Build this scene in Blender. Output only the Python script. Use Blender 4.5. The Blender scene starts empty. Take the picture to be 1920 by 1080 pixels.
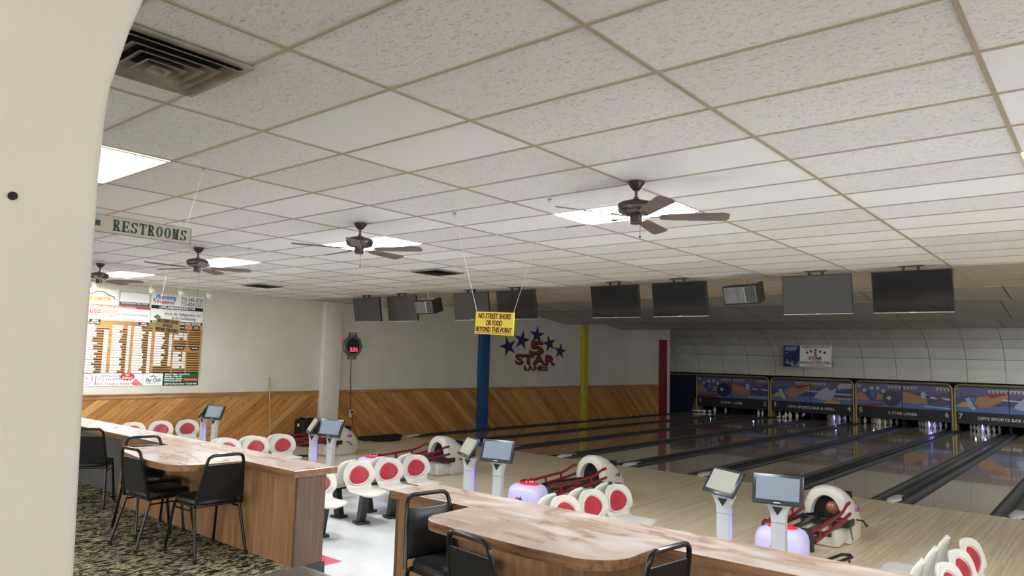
import bpy, bmesh, math, random
from mathutils import Vector, Matrix, Euler
R=math.radians; PI=math.pi
random.seed(7)
sc=bpy.context.scene; COL=sc.collection
# ---------------------------------------------------------------- camera
CAMZ=1.71
def make_cam():
    yaw,pit,rol=-0.6975,0.0975,0.0284
    cy,sy,cp,sp=math.cos(yaw),math.sin(yaw),math.cos(pit),math.sin(pit)
    f=Vector((sy*cp,cy*cp,sp)); r=Vector((cy,-sy,0)); u=r.cross(f)
    cr,sr=math.cos(rol),math.sin(rol)
    r2=cr*r+sr*u; u2=-sr*r+cr*u
    cam=bpy.data.cameras.new('camera'); o=bpy.data.objects.new('camera',cam); COL.objects.link(o)
    m=Matrix((r2,u2,-f)).transposed().to_4x4(); m.translation=Vector((0,0,CAMZ)); o.matrix_world=m
    cam.sensor_width=36; cam.lens=1351.26/1920*36; cam.clip_start=.02; cam.clip_end=200
    sc.camera=o
make_cam()
# ---------------------------------------------------------------- world, exposure
w=bpy.data.worlds.new('world'); sc.world=w; w.use_nodes=True
w.node_tree.nodes['Background'].inputs[0].default_value=(1.0,.98,.95,1)
w.node_tree.nodes['Background'].inputs[1].default_value=3.2
sc.view_settings.view_transform='Standard'; sc.view_settings.look='None'
sc.view_settings.gamma=1; sc.view_settings.use_curve_mapping=False
sc.view_settings.exposure=0.12
TROFFER=64.0
# ---------------------------------------------------------------- constants
L=-.535           # lane and settee level
WX=-15.41         # left wall
CZ=3.01           # ceiling
GX,GY,TX,TY=-2.676,1.652,1.146,.573   # ceiling grid
FOUL=13.83; MASK=31.95
def DX(n): return -13.52+1.746*n       # lane divisions
def area(name,loc,rot,sx,sy,e,col):
    l=bpy.data.lights.new(name,'AREA'); l.shape='RECTANGLE'; l.size=sx; l.size_y=sy; l.energy=e; l.color=col
    o=bpy.data.objects.new(name,l); COL.objects.link(o); o.location=loc; o.rotation_euler=rot; return o
def point(name,loc,e,col,r=.03):
    l=bpy.data.lights.new(name,'POINT'); l.energy=e; l.color=col; l.shadow_soft_size=r
    o=bpy.data.objects.new(name,l); COL.objects.link(o); o.location=loc; return o
def spot(name,loc,tgt,e,col,ang=70,blend=.6,r=.03):
    l=bpy.data.lights.new(name,'SPOT'); l.energy=e; l.color=col; l.shadow_soft_size=r; l.spot_size=R(ang); l.spot_blend=blend
    o=bpy.data.objects.new(name,l); COL.objects.link(o); o.location=loc
    o.rotation_euler=(Vector(tgt)-Vector(loc)).to_track_quat('-Z','Y').to_euler(); return o
# lamps of the hall that stand beyond the frame or behind the ceiling baffles
area('lane_lamp',(2.5,13.08,3.22),(R(82),0,0),9,.12,75,(1,.97,.93))
area('lane_lamp',(2.5,16.98,3.30),(R(80),0,0),9,.12,75,(.95,.96,1))
area('lane_lamp',(2.5,21.48,3.25),(R(80),0,0),9,.12,60,(.95,.98,1))
area('back_lamp',(4.0,25.4,3.2),(R(78),0,0),9,.14,350,(.92,1,.95))
area('back_lamp',(-9,25.4,3.2),(R(78),0,0),10,.14,8,(1,.9,.8))
for n,e in ((.5,3),(2.5,7),(4.5,14),(5.5,5)):
    point('pin_deck_lamp',(DX(n)+.1,MASK+.08,-.30),e*.34,(.25,.22,1),.02)
for n,e in ((-.5,1.5),(1.5,1.6),(3.5,2.5),(5.5,3),(6.5,4)):
    point('pin_deck_lamp',(DX(n)-.2,MASK+.09,-.29),e*.10,(.9,.9,1),.02)
# ---------------------------------------------------------------- materials
MATS={}
def nodes(name):
    m=bpy.data.materials.new(name); m.use_nodes=True; nt=m.node_tree
    return m,nt,nt.nodes['Principled BSDF']
def mat(name,col,rough=.5,metal=0,emit=None,es=1,spec=.5,coat=0,vary=.0,alpha=1,trans=0):
    if name in MATS: return MATS[name]
    m,nt,b=nodes(name)
    b.inputs['Base Color'].default_value=(*col,1); b.inputs['Roughness'].default_value=rough
    b.inputs['Metallic'].default_value=metal; b.inputs['Specular IOR Level'].default_value=spec
    b.inputs['Coat Weight'].default_value=coat; b.inputs['Transmission Weight'].default_value=trans
    if emit: b.inputs['Emission Color'].default_value=(*emit,1); b.inputs['Emission Strength'].default_value=es
    if vary:
        n=nt.nodes.new('ShaderNodeTexNoise'); n.inputs['Scale'].default_value=6; n.inputs['Detail'].default_value=5
        tc=nt.nodes.new('ShaderNodeTexCoord'); nt.links.new(tc.outputs['Object'],n.inputs['Vector'])
        r=nt.nodes.new('ShaderNodeValToRGB'); nt.links.new(n.outputs['Fac'],r.inputs[0])
        r.color_ramp.elements[0].color=(*[c*(1-vary) for c in col],1); r.color_ramp.elements[1].color=(*[min(1,c*(1+vary)) for c in col],1)
        r.color_ramp.elements[0].position=.3; r.color_ramp.elements[1].position=.7
        nt.links.new(r.outputs[0],b.inputs['Base Color'])
    MATS[name]=m; return m
class NG:
    """tiny node helper"""
    def __init__(s,name):
        s.m,s.nt,s.b=nodes(name); MATS[name]=s.m
        s.tc=s.nt.nodes.new('ShaderNodeTexCoord')
    def n(s,t,**k):
        x=s.nt.nodes.new(t)
        for a,v in k.items(): setattr(x,a,v)
        return x
    def l(s,a,b): s.nt.links.new(a,b)
    def mapping(s,scale=(1,1,1),rot=(0,0,0),loc=(0,0,0)):
        m=s.n('ShaderNodeMapping'); m.inputs['Scale'].default_value=scale; m.inputs['Rotation'].default_value=rot; m.inputs['Location'].default_value=loc
        s.l(s.tc.outputs['Object'],m.inputs[0]); return m.outputs[0]
    def noise(s,vec,scale=5,detail=4,dist=0,rough=.5):
        x=s.n('ShaderNodeTexNoise'); x.inputs['Scale'].default_value=scale; x.inputs['Detail'].default_value=detail
        x.inputs['Distortion'].default_value=dist; x.inputs['Roughness'].default_value=rough; s.l(vec,x.inputs['Vector']); return x.outputs['Fac']
    def ramp(s,fac,stops,interp='LINEAR'):
        r=s.n('ShaderNodeValToRGB'); s.l(fac,r.inputs[0]); cr=r.color_ramp; cr.interpolation=interp
        while len(cr.elements)<len(stops): cr.elements.new(.5)
        for e,(p,c) in zip(cr.elements,stops): e.position=p; e.color=(*c,1)
        return r.outputs[0]
    def mix(s,f,a,b,mode='MIX'):
        x=s.n('ShaderNodeMix',data_type='RGBA',blend_type=mode)
        for v,k in ((f,0),(a,6),(b,7)):
            if isinstance(v,(int,float)): x.inputs[k].default_value=v
            elif isinstance(v,tuple): x.inputs[k].default_value=(*v,1)
            else: s.l(v,x.inputs[k])
        return x.outputs[2]
    def math(s,op,a,b=0):
        x=s.n('ShaderNodeMath',operation=op)
        for i,v in enumerate((a,b)):
            if isinstance(v,(int,float)): x.inputs[i].default_value=v
            else: s.l(v,x.inputs[i])
        return x.outputs[0]
    def sep(s,vec):
        x=s.n('ShaderNodeSeparateXYZ'); s.l(vec,x.inputs[0]); return x.outputs
    def bump(s,h,dist=.01,strength=1):
        x=s.n('ShaderNodeBump'); x.inputs['Distance'].default_value=dist; x.inputs['Strength'].default_value=strength; s.l(h,x.inputs['Height']); s.l(x.outputs[0],s.b.inputs['Normal'])
    def out(s,col,rough=.5,coat=0,spec=.5):
        if isinstance(col,tuple): s.b.inputs['Base Color'].default_value=(*col,1)
        else: s.l(col,s.b.inputs['Base Color'])
        if isinstance(rough,(int,float)): s.b.inputs['Roughness'].default_value=rough
        else: s.l(rough,s.b.inputs['Roughness'])
        s.b.inputs['Coat Weight'].default_value=coat; s.b.inputs['Specular IOR Level'].default_value=spec
        return s.m
def m_ceiling():
    g=NG('ceiling_tile'); v=g.mapping((14,42,1)); a=g.noise(v,1.6,3,1.6,.6)
    v2=g.mapping((60,110,1)); b=g.noise(v2,1.0,2,.5)
    f=g.ramp(a,[(.60,(0,0,0)),(.65,(1,1,1))]); f2=g.ramp(b,[(.60,(0,0,0)),(.68,(1,1,1))])
    # tiles differ slightly from one another
    s=g.sep(g.mapping((1,1,1))); cx=g.math('FLOOR',g.math('DIVIDE',g.math('SUBTRACT',s[0],GX),TX)); cy=g.math('FLOOR',g.math('DIVIDE',g.math('SUBTRACT',s[1],GY),TY))
    c=g.n('ShaderNodeCombineXYZ'); g.l(cx,c.inputs[0]); g.l(cy,c.inputs[1]); wn=g.n('ShaderNodeTexWhiteNoise'); g.l(c.outputs[0],wn.inputs['Vector'])
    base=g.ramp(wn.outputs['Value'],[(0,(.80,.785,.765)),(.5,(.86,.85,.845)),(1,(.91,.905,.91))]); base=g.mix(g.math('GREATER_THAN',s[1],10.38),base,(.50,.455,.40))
    k=g.math('MULTIPLY',g.math('MAXIMUM',f,g.math('MULTIPLY',f2,.45)),g.ramp(wn.outputs['Value'],[(0,(1,1,1)),(.62,(.9,.9,.9)),(.72,(.12,.12,.12))],'CONSTANT'))
    col=g.mix(g.math('MULTIPLY',k,.50),base,(.30,.28,.25)); g.bump(g.math('SUBTRACT',1,k),.003,.8)
    return g.out(col,.95,spec=.1)
def m_plain(name,c1,c2,scale=1.5,rough=.8,bump=0.0):
    g=NG(name); a=g.noise(g.mapping((1,1,1)),scale,5,.4); col=g.ramp(a,[(.3,c1),(.7,c2)])
    if bump: g.bump(g.noise(g.mapping((1,1,1)),60,3),bump)
    return g.out(col,rough,spec=.3)
def m_wood(name,dark,mid,light,axis='x',rough=.3,coat=.2,scale=1.0,haze=None):
    g=NG(name); sc_={'x':(1.1,14,14),'y':(14,1.1,14),'z':(14,14,1.1)}[axis]; sc_=tuple(k*scale for k in sc_)
    a=g.noise(g.mapping(sc_),1.0,6,1.2,.6); b=g.noise(g.mapping(tuple(k*4 for k in sc_)),1.5,4,.3)
    w_=g.n('ShaderNodeTexWave',wave_type='RINGS'); w_.inputs['Scale'].default_value=.35; w_.inputs['Distortion'].default_value=7; w_.inputs['Detail'].default_value=3
    g.l(g.mapping(sc_),w_.inputs['Vector'])
    f=g.math('ADD',g.math('MULTIPLY',a,.72),g.math('ADD',g.math('MULTIPLY',b,.22),g.math('MULTIPLY',w_.outputs['Fac'],.05)))
    col=g.ramp(f,[(.30,dark),(.50,mid),(.68,light)])
    r=rough
    if haze:
        h=g.ramp(g.noise(g.mapping((1.2,3.0,1),(0,0,.5)),1.7,3,1.6,.5),[(.36,(0,0,0)),(.70,(1,1,1))])
        h2=g.ramp(g.noise(g.mapping((.7,.7,1)),1.0,2,0),[(.35,(.35,.35,.35)),(.6,(1,1,1))])
        hh=g.math('MULTIPLY',g.math('MULTIPLY',h,h2),.70); col=g.mix(hh,col,haze); r=g.math('ADD',g.math('MULTIPLY',hh,.35),rough)
    return g.out(col,r,coat)
def m_lane(name,base,dark,rough,coat,board=.027,spec=.5):
    g=NG(name); s=g.sep(g.mapping((1,1,1))); ix=g.math('DIVIDE',s[0],board); fl=g.math('FLOOR',ix)
    y=g.math('FLOOR',g.math('ADD',g.math('DIVIDE',s[1],1.6),g.math('MULTIPLY',fl,.37)))
    c=g.n('ShaderNodeCombineXYZ'); g.l(fl,c.inputs[0]); g.l(y,c.inputs[1]); wn=g.n('ShaderNodeTexWhiteNoise'); g.l(c.outputs[0],wn.inputs['Vector'])
    gr=g.noise(g.mapping((30,1.2,1)),1.4,4,.4)
    f=g.math('ADD',g.math('MULTIPLY',wn.outputs['Value'],.6),g.math('MULTIPLY',gr,.4))
    col=g.ramp(f,[(.15,dark),(.8,base)])
    return g.out(col,rough,coat,spec)
def m_pine():
    g=NG('knotty_pine'); s=g.sep(g.mapping((1,1,1)))
    # diagonal boards, leaning one way before the pilaster and the other way after it
    sgn=g.math('SUBTRACT',g.math('MULTIPLY',g.math('LESS_THAN',s[1],11.2),2),1)
    t=g.math('SUBTRACT',s[1],g.math('MULTIPLY',s[2],g.math('MULTIPLY',sgn,1.25)))
    u=g.math('DIVIDE',t,.26); fl=g.math('FLOOR',u); fr=g.math('FRACT',u)
    wn=g.n('ShaderNodeTexWhiteNoise',noise_dimensions='1D'); g.l(fl,wn.inputs['W'])
    al=g.math('ADD',s[2],g.math('MULTIPLY',g.math('MULTIPLY',s[1],sgn),.6))
    c=g.n('ShaderNodeCombineXYZ'); g.l(g.math('MULTIPLY',t,16),c.inputs[0]); g.l(g.math('MULTIPLY',al,1.6),c.inputs[1]); g.l(g.math('MULTIPLY',fl,3.1),c.inputs[2])
    gr=g.noise(c.outputs[0],1.0,5,1.0)
    f=g.math('ADD',g.math('MULTIPLY',wn.outputs['Value'],.30),g.math('MULTIPLY',gr,.65))
    col=g.ramp(f,[(.22,(.25,.105,.028)),(.45,(.46,.22,.062)),(.75,(.64,.36,.125))])
    c2=g.n('ShaderNodeCombineXYZ'); g.l(g.math('MULTIPLY',t,5.5),c2.inputs[0]); g.l(g.math('MULTIPLY',al,3.2),c2.inputs[1])
    vo=g.n('ShaderNodeTexVoronoi'); vo.inputs['Scale'].default_value=1.0; g.l(c2.outputs[0],vo.inputs['Vector'])
    k=g.ramp(vo.outputs['Distance'],[(.05,(1,1,1)),(.13,(0,0,0))]); col=g.mix(g.math('MULTIPLY',k,.8),col,(.07,.025,.01))
    gv=g.ramp(fr,[(0,(1,1,1)),(.035,(0,0,0)),(.96,(0,0,0)),(1,(1,1,1))]); col=g.mix(g.math('MULTIPLY',gv,.75),col,(.10,.04,.012))
    g.bump(g.math('SUBTRACT',1,gv),.006)
    return g.out(col,.45,0,.35)
def m_carpet():
    g=NG('carpet'); v=g.mapping((13,4.6,1),(0,0,.5)); a=g.noise(v,1.5,4,2.2,.6); b=g.noise(g.mapping((16,6,1),(0,0,.2),(3,7,0)),1.5,3,2,.6)
    col=g.ramp(a,[(.40,(.018,.019,.019)),(.48,(.07,.07,.06)),(.52,(.30,.27,.16)),(.565,(.80,.74,.54)),(.66,(.36,.33,.21))])
    f=g.ramp(b,[(.56,(0,0,0)),(.62,(1,1,1))]); col=g.mix(g.math('MULTIPLY',f,.85),col,(.02,.022,.025))
    g.bump(g.noise(g.mapping((1,1,1)),260,2),.006); return g.out(col,1,spec=.05)
def m_settee():
    g=NG('settee_tile'); s=g.sep(g.mapping((1,1,1))); T=.61
    sx_=g.math('ADD',s[0],.44); sy_=g.math('ADD',s[1],.42)
    cx=g.math('FLOOR',g.math('DIVIDE',sx_,T)); cy=g.math('FLOOR',g.math('DIVIDE',sy_,T))
    fx=g.math('FRACT',g.math('DIVIDE',sx_,T)); fy=g.math('FRACT',g.math('DIVIDE',sy_,T))
    ln=g.math('MAXIMUM',g.math('LESS_THAN',fx,.012),g.math('LESS_THAN',fy,.012))
    def cell(a,b): return g.math('MULTIPLY',g.math('COMPARE',cx,a),g.math('COMPARE',cy,b))
    cmpx=lambda i,v:g.math('LESS_THAN',g.math('ABSOLUTE',g.math('SUBTRACT',i,v)),.5)
    col=g.ramp(g.noise(g.mapping((1,1,1)),2,4),[(.3,(.55,.56,.55)),(.7,(.64,.65,.64))])
    red=g.math('MULTIPLY',cmpx(cy,8),cmpx(g.math('MODULO',g.math('ABSOLUTE',cx),6),5)); blu=g.math('MULTIPLY',cmpx(cy,7),cmpx(g.math('MODULO',g.math('ABSOLUTE',cx),6),5))
    col=g.mix(red,col,(.62,.07,.15)); col=g.mix(blu,col,(.13,.19,.55)); col=g.mix(g.math('MULTIPLY',ln,.35),col,(.45,.45,.45))
    return g.out(col,.22,.2)
M=dict(
 tile=m_ceiling(), grid=mat('grid_metal',(.42,.36,.255),.5,.0),
 wall=m_plain('wall_paint',(.60,.575,.49),(.66,.635,.555),1.5,.7),
 near=m_plain('pillar_paint',(.57,.54,.475),(.61,.58,.515),2.2,.55,.002),
 back=m_plain('curved_panel',(.50,.50,.47),(.56,.56,.53),1.2,.7),
 pine=m_pine(), pinecap=m_wood('pine_cap',(.14,.06,.02),(.38,.19,.07),(.56,.31,.13),'y',.4,.1,.6),
 carpet=m_carpet(), settee=m_settee(),
 approach=m_lane('approach_boards',(.86,.74,.53),(.62,.51,.345),.36,.10),
 lane=m_lane('lane_boards',(.58,.45,.31),(.48,.37,.25),.10,.6),
 gutter=mat('gutter_plastic',(.055,.06,.072),.35,0), divider=mat('divider_top',(.03,.032,.04),.3,0,vary=.2), track=mat('return_track',(.16,.165,.175),.22,.4,vary=.2),
 nose=mat('white_plastic',(.62,.64,.64),.3,0,vary=.06),
 top=m_wood('counter_laminate',(.35,.22,.15),(.46,.315,.23),(.56,.41,.315),'x',.25,.3,1.0,(.66,.60,.57)),
 edge=m_wood('counter_edge',(.11,.05,.022),(.26,.135,.062),(.40,.23,.12),'x',.35,.2,1.6),
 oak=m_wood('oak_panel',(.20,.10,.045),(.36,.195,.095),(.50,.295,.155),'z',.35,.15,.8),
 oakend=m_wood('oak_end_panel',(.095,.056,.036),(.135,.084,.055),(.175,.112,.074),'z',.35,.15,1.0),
 recess=mat('knee_panel',(.10,.105,.11),.5,0,vary=.15),
 black=mat('black_metal',(.008,.008,.009),.22,0), vinyl=mat('black_vinyl',(.006,.0065,.008),.42,0,vary=.3), rubber=mat('rubber',(.012,.012,.012),.8),
 shell=mat('seat_plastic',(.54,.52,.465),.35,0,vary=.04), pad=mat('red_pad',(.34,.020,.036),.35,0,vary=.12),
 blk=mat('black_post',(.012,.013,.014),.4), hood=mat('hood_plastic',(.64,.615,.56),.32,0,vary=.05),
 rail=mat('red_rail',(.22,.010,.018),.35,0,vary=.15), rack=mat('rack_black',(.02,.02,.02),.3),
 glow=mat('pod_glow',(.50,.48,.62),.35,0,emit=(.42,.36,1.0),es=.26), redtop=mat('red_top',(.62,.02,.05),.3,emit=(.9,.03,.08),es=.22),
 silver=mat('silver_paint',(.52,.54,.56),.3,.35,vary=.05), led=mat('violet_strip',(.4,.35,.8),.4,emit=(.40,.33,1),es=.38),
 bezel=mat('bezel',(.015,.017,.022),.28), scr=mat('console_screen',(.12,.14,.17),.18,emit=(.50,.60,.72),es=.13), scr2=mat('console_screen_reflection',(.20,.2,.17),.18,emit=(.72,.70,.57),es=.20),  # scr2: a yellowish reflection is put into the screen's warm glow
 tv=mat('tv_glass',(.010,.011,.014),.10,0,spec=.6), tvg=mat('tv_glass_matte',(.035,.037,.037),.33,0,spec=.6), steel=mat('bright_steel',(.6,.6,.6),.25,.9), wire=mat('white_cord',(.75,.75,.72),.5),
 bronze=mat('fan_bronze',(.10,.08,.062),.28,.7,vary=.25), blade=mat('fan_blade',(.15,.11,.09),.5,0,vary=.2),
 diff=mat('light_diffuser',(.9,.9,.9),.5,emit=(.90,.955,1.0),es=TROFFER), diffw=mat('light_diffuser_warm',(.9,.9,.9),.5,emit=(1,.93,.72),es=8),
 lframe=mat('troffer_frame',(.62,.60,.54),.5), ventm=mat('vent_metal',(.30,.265,.215),.45,.3,vary=.25), dark=mat('duct_dark',(.012,.011,.010),.9),
 blue=mat('column_blue',(.015,.085,.25),.5,0,vary=.1), yellow=mat('column_yellow',(.50,.44,.04),.5,0,vary=.1), red=mat('column_red',(.22,.010,.025),.5,0,vary=.1), cream=mat('pilaster_paint',(.68,.66,.58),.6,0,vary=.04),
 gold=mat('gold_frame',(.29,.22,.085),.4,.25,vary=.15), board=mat('name_board',(.014,.018,.021),.5), letter=mat('white_letter',(.62,.62,.58),.5), sidep=mat('dark_blue_panel',(.006,.015,.045),.5,vary=.3),
 pin=mat('pin_white',(.78,.78,.74),.25), pinr=mat('pin_red',(.5,.02,.02),.3), pit=mat('pit_black',(.006,.006,.008),.9),
 white=mat('sign_white',(.84,.84,.82),.4,0,vary=.02), ink=mat('ink_black',(.012,.012,.013),.5), red_ink=mat('ink_red',(.62,.03,.03),.5), green=mat('sign_green',(.015,.11,.045),.5), blue_ink=mat('ink_blue',(.03,.22,.55),.5), orange=mat('ink_orange',(.75,.25,.02),.5), grey=mat('ink_grey',(.12,.12,.13),.5),
 signy=mat('sign_yellow',(.86,.70,.06),.4), maroon=mat('ink_maroon',(.13,.008,.012),.5), signt=mat('sign_unlit_tan',(.42,.29,.10),.5), beige=mat('sign_beige',(.48,.44,.36),.45), teal=mat('ink_teal',(.010,.045,.055),.5),
 boardwood=m_wood('board_wood',(.25,.11,.03),(.48,.25,.08),(.62,.36,.14),'y',.4,.1,.7), slot=mat('board_slot',(.018,.012,.009),.6), card=mat('name_card',(.85,.85,.82),.5),
 navy=mat('logo_navy',(.02,.025,.12),.55), lred=mat('logo_red',(.22,.022,.025),.55), lshade=mat('logo_shadow',(.022,.02,.02),.6),
 stick=mat('stick_wood',(.42,.27,.13),.5,0,vary=.15), clockm=mat('clock_grey',(.20,.20,.19),.35,.5,vary=.15), face=mat('clock_face',(.006,.006,.009),.2), digit=mat('red_digit',(.5,.02,.04),.5,emit=(1,.04,.10),es=2.2),
 cable=mat('brown_cable',(.10,.055,.03),.6), ivory=mat('ivory_plastic',(.62,.60,.50),.45), lampw=mat('lamp_shade_white',(.72,.72,.58),.4), bulb=mat('warm_bulb',(1,.9,.6),.4,emit=(1,.80,.42),es=14),
 grille=mat('speaker_grille',(.17,.175,.18),.45,0,vary=.35), horn=mat('speaker_horn',(.07,.07,.075),.4), ribbed=mat('ribbed_vinyl',(.20,.185,.16),.6), riser=mat('riser_vinyl',(.04,.05,.06),.5), 
 glass=mat('window_glass',(.9,.95,1),.02,0,trans=1),
)
ART=[mat('art_night',(.06,.07,.18),.4),mat('art_purple',(.12,.10,.22),.4),mat('art_blue',(.10,.16,.36),.4),mat('art_orange',(.36,.19,.10),.4),mat('art_red',(.27,.03,.03),.4),
     mat('art_gold',(.50,.32,.06),.4),mat('art_pin',(.36,.38,.52),.4),mat('art_ball',(.022,.026,.05),.25),mat('art_flag',(.45,.40,.12),.4),mat('art_sky',(.06,.20,.42),.4),mat('art_line',(.42,.44,.58),.4)]
# ---------------------------------------------------------------- mesh builder
class MB:
    def __init__(s): s.v=[]; s.f=[]; s.mi=[]
    def add(s,vs,fs,mi=0):
        o=len(s.v); s.v+= [tuple(p) for p in vs]; s.f+=[tuple(i+o for i in f) for f in fs]; s.mi+=[mi]*len(fs); return s
    def box(s,x0,x1,y0,y1,z0,z1,mi=0,m=None):
        vs=[Vector((x,y,z)) for z in (z0,z1) for y in (y0,y1) for x in (x0,x1)]
        if m is not None: vs=[m@p for p in vs]
        return s.add(vs,[(0,2,3,1),(4,5,7,6),(0,1,5,4),(2,6,7,3),(0,4,6,2),(1,3,7,5)],mi)
    def rbox(s,x0,x1,y0,y1,z0,z1,b=.01,mi=0,m=None,seg=2):
        bm=bmesh.new(); bmesh.ops.create_cube(bm,size=1)
        for v in bm.verts: v.co=Vector(((x0+x1)/2+v.co.x*(x1-x0),(y0+y1)/2+v.co.y*(y1-y0),(z0+z1)/2+v.co.z*(z1-z0)))
        b=min(b,.49*min(x1-x0,y1-y0,z1-z0)); bmesh.ops.bevel(bm,geom=bm.edges[:],offset=b,segments=seg,affect='EDGES',profile=.5)
        return s.bm(bm,mi,m)
    def bm(s,bm,mi=0,m=None):
        bm.verts.ensure_lookup_table(); bm.verts.index_update()
        s.add([(m@v.co if m is not None else v.co) for v in bm.verts],[[v.index for v in f.verts] for f in bm.faces],mi); bm.free(); return s
    def prism(s,pts,a0,a1,axis='z',mi=0,mside=None):
        """polygon pts extruded along axis between a0 and a1. axis z: pts=(x,y); x: pts=(y,z); y: pts=(x,z)"""
        n=len(pts)
        f={'z':lambda p,a:(p[0],p[1],a),'x':lambda p,a:(a,p[0],p[1]),'y':lambda p,a:(p[0],a,p[1])}[axis]
        vs=[f(p,a0) for p in pts]+[f(p,a1) for p in pts]
        s.add(vs,[tuple(range(n))[::-1],tuple(range(n,2*n))],mi)
        o=len(s.v)-2*n
        for i in range(n):
            j=(i+1)%n; s.f.append((o+i,o+j,o+n+j,o+n+i)); s.mi.append(mi if mside is None else mside)
        return s
    def lathe(s,prof,n=20,mi=0,m=None,c=(0,0)):
        vs=[];fs=[]
        for r,z in prof:
            for k in range(n):
                a=2*PI*k/n; p=Vector((c[0]+r*math.cos(a),c[1]+r*math.sin(a),z)); vs.append(m@p if m is not None else p)
        for i in range(len(prof)-1):
            for k in range(n): fs.append((i*n+k,i*n+(k+1)%n,(i+1)*n+(k+1)%n,(i+1)*n+k))
        if prof[0][0]>1e-5: fs.append(tuple(range(n))[::-1])
        if prof[-1][0]>1e-5: fs.append(tuple(range((len(prof)-1)*n,len(prof)*n)))
        return s.add(vs,fs,mi)
    def tube(s,pts,r,n=8,mi=0,closed=False,flat=None):
        pts=[Vector(p) for p in pts]; N=len(pts); vs=[];fs=[]
        up=None
        for i,p in enumerate(pts):
            if closed: t=(pts[(i+1)%N]-pts[i-1])
            else: t=(pts[min(i+1,N-1)]-pts[max(i-1,0)])
            t.normalize()
            if up is None: up=Vector((0,0,1)) if abs(t.z)<.9 else Vector((1,0,0))
            a=t.cross(up).normalized(); b=a.cross(t).normalized(); up=b
            rr=r[i] if isinstance(r,(list,tuple)) else r
            for k in range(n):
                q=2*PI*k/n; vs.append(p+a*rr*math.cos(q)+b*rr*math.sin(q)*(flat or 1))
        M_=N if closed else N-1
        for i in range(M_):
            j=(i+1)%N
            for k in range(n): fs.append((i*n+k,i*n+(k+1)%n,j*n+(k+1)%n,j*n+k))
        if not closed: fs+= [tuple(range(n))[::-1],tuple(range((N-1)*n,N*n))]
        return s.add(vs,fs,mi)
    def sphere(s,c,r,n=16,mi=0,sc_=(1,1,1)):
        prof=[(0.0,-1)]+[(math.cos(a),math.sin(a)) for a in [(-PI/2+PI*i/10) for i in range(1,10)]]+[(0.0,1)]
        m=Matrix.Translation(Vector(c))@Matrix.Diagonal((r*sc_[0],r*sc_[1],r*sc_[2],1))
        return s.lathe(prof,n,mi,m)
    def build(s,name,mats,parent=None,smooth=True,ang=35):
        me=bpy.data.meshes.new(name); me.from_pydata([tuple(p) for p in s.v],[],s.f)
        if not isinstance(mats,(list,tuple)): mats=[mats]
        for m in mats: me.materials.append(m)
        me.polygons.foreach_set('material_index',[min(i,len(mats)-1) for i in s.mi])
        bm=bmesh.new(); bm.from_mesh(me); bmesh.ops.recalc_face_normals(bm,faces=bm.faces[:]); bm.to_mesh(me); bm.free()
        if smooth:
            me.polygons.foreach_set('use_smooth',[True]*len(me.polygons)); me.set_sharp_from_angle(angle=R(ang))
        me.update()
        o=bpy.data.objects.new(name,me); COL.objects.link(o)
        if parent is not None: o.parent=parent
        return o
def tag(o,label=None,cat=None,group=None,kind=None):
    if label: o['label']=label
    if cat: o['category']=cat
    if group: o['group']=group
    if kind: o['kind']=kind
    return o
def thing(name,label,cat,loc=(0,0,0),rot=(0,0,0),group=None):
    o=bpy.data.objects.new(name,None); COL.objects.link(o); o.location=loc; o.rotation_euler=rot; o.empty_display_size=.1
    return tag(o,label,cat,group)
def struct(name,mb,m,parent=None,smooth=False,label=None):
    o=mb.build(name,m,parent,smooth)
    if parent is None: o['kind']='structure'
    if label: o['label']=label
    return o
def kids(o): return [c for c in bpy.data.objects if c.parent==o]
def dup(root,loc=None,rot=None,label=None,group=None,_p=None):
    r=root.copy(); COL.objects.link(r)
    if _p is not None: r.parent=_p
    if loc is not None: r.location=loc
    if rot is not None: r.rotation_euler=rot
    if label: r['label']=label
    if group: r['group']=group
    for c in kids(root): dup(c,_p=r)
    return r
def arc(cx,cy,r,a0,a1,n=6,ry=None):
    return [(cx+r*math.cos(R(a0+(a1-a0)*i/n)),cy+(ry or r)*math.sin(R(a0+(a1-a0)*i/n))) for i in range(n+1)]
# text to mesh, local XY plane, z out
def text_mb(items,mb=None):
    """items: (string,x,y,size,kw) centred at x,y; kw width fits the string to that width"""
    mb=mb or MB()
    for it in items:
        s_,x,y,size=it[:4]; kw=it[4] if len(it)>4 else {}
        cu=bpy.data.curves.new('text','FONT'); cu.body=s_; cu.size=size; cu.align_x=kw.get('ax','CENTER'); cu.align_y='CENTER'
        cu.shear=kw.get('shear',0); cu.offset=kw.get('bold',0)*size; cu.extrude=kw.get('ext',.0015); cu.resolution_u=kw.get('res',3); cu.space_character=kw.get('sp',1)
        o=bpy.data.objects.new('text',cu); COL.objects.link(o); dg=bpy.context.evaluated_depsgraph_get(); dg.update()
        me=bpy.data.meshes.new_from_object(o.evaluated_get(dg)); bpy.data.objects.remove(o); bpy.data.curves.remove(cu)
        xs=[v.co.x for v in me.vertices]
        if xs:
            sx=1
            if 'width' in kw: sx=kw['width']/(max(xs)-min(xs))
            c0=(max(xs)+min(xs))/2 if kw.get('ax','CENTER')=='CENTER' else min(xs)
            rot=Matrix.Rotation(kw.get('rot',0),4,'Z'); sl=kw.get('slope',0)
            vs=[rot@Vector(((v.co.x-c0)*sx,v.co.y,v.co.z+kw.get('z',.002))) for v in me.vertices]
            mb.add([(p.x+x,p.y+y+sl*p.x,p.z) for p in vs],[tuple(p.vertices) for p in me.polygons],kw.get('mi',0))
        bpy.data.meshes.remove(me)
    return mb
LW=(R(90),0,R(90))      # sign on the left wall, facing +X
FR=(R(90),0,0)          # sign facing -Y
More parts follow.
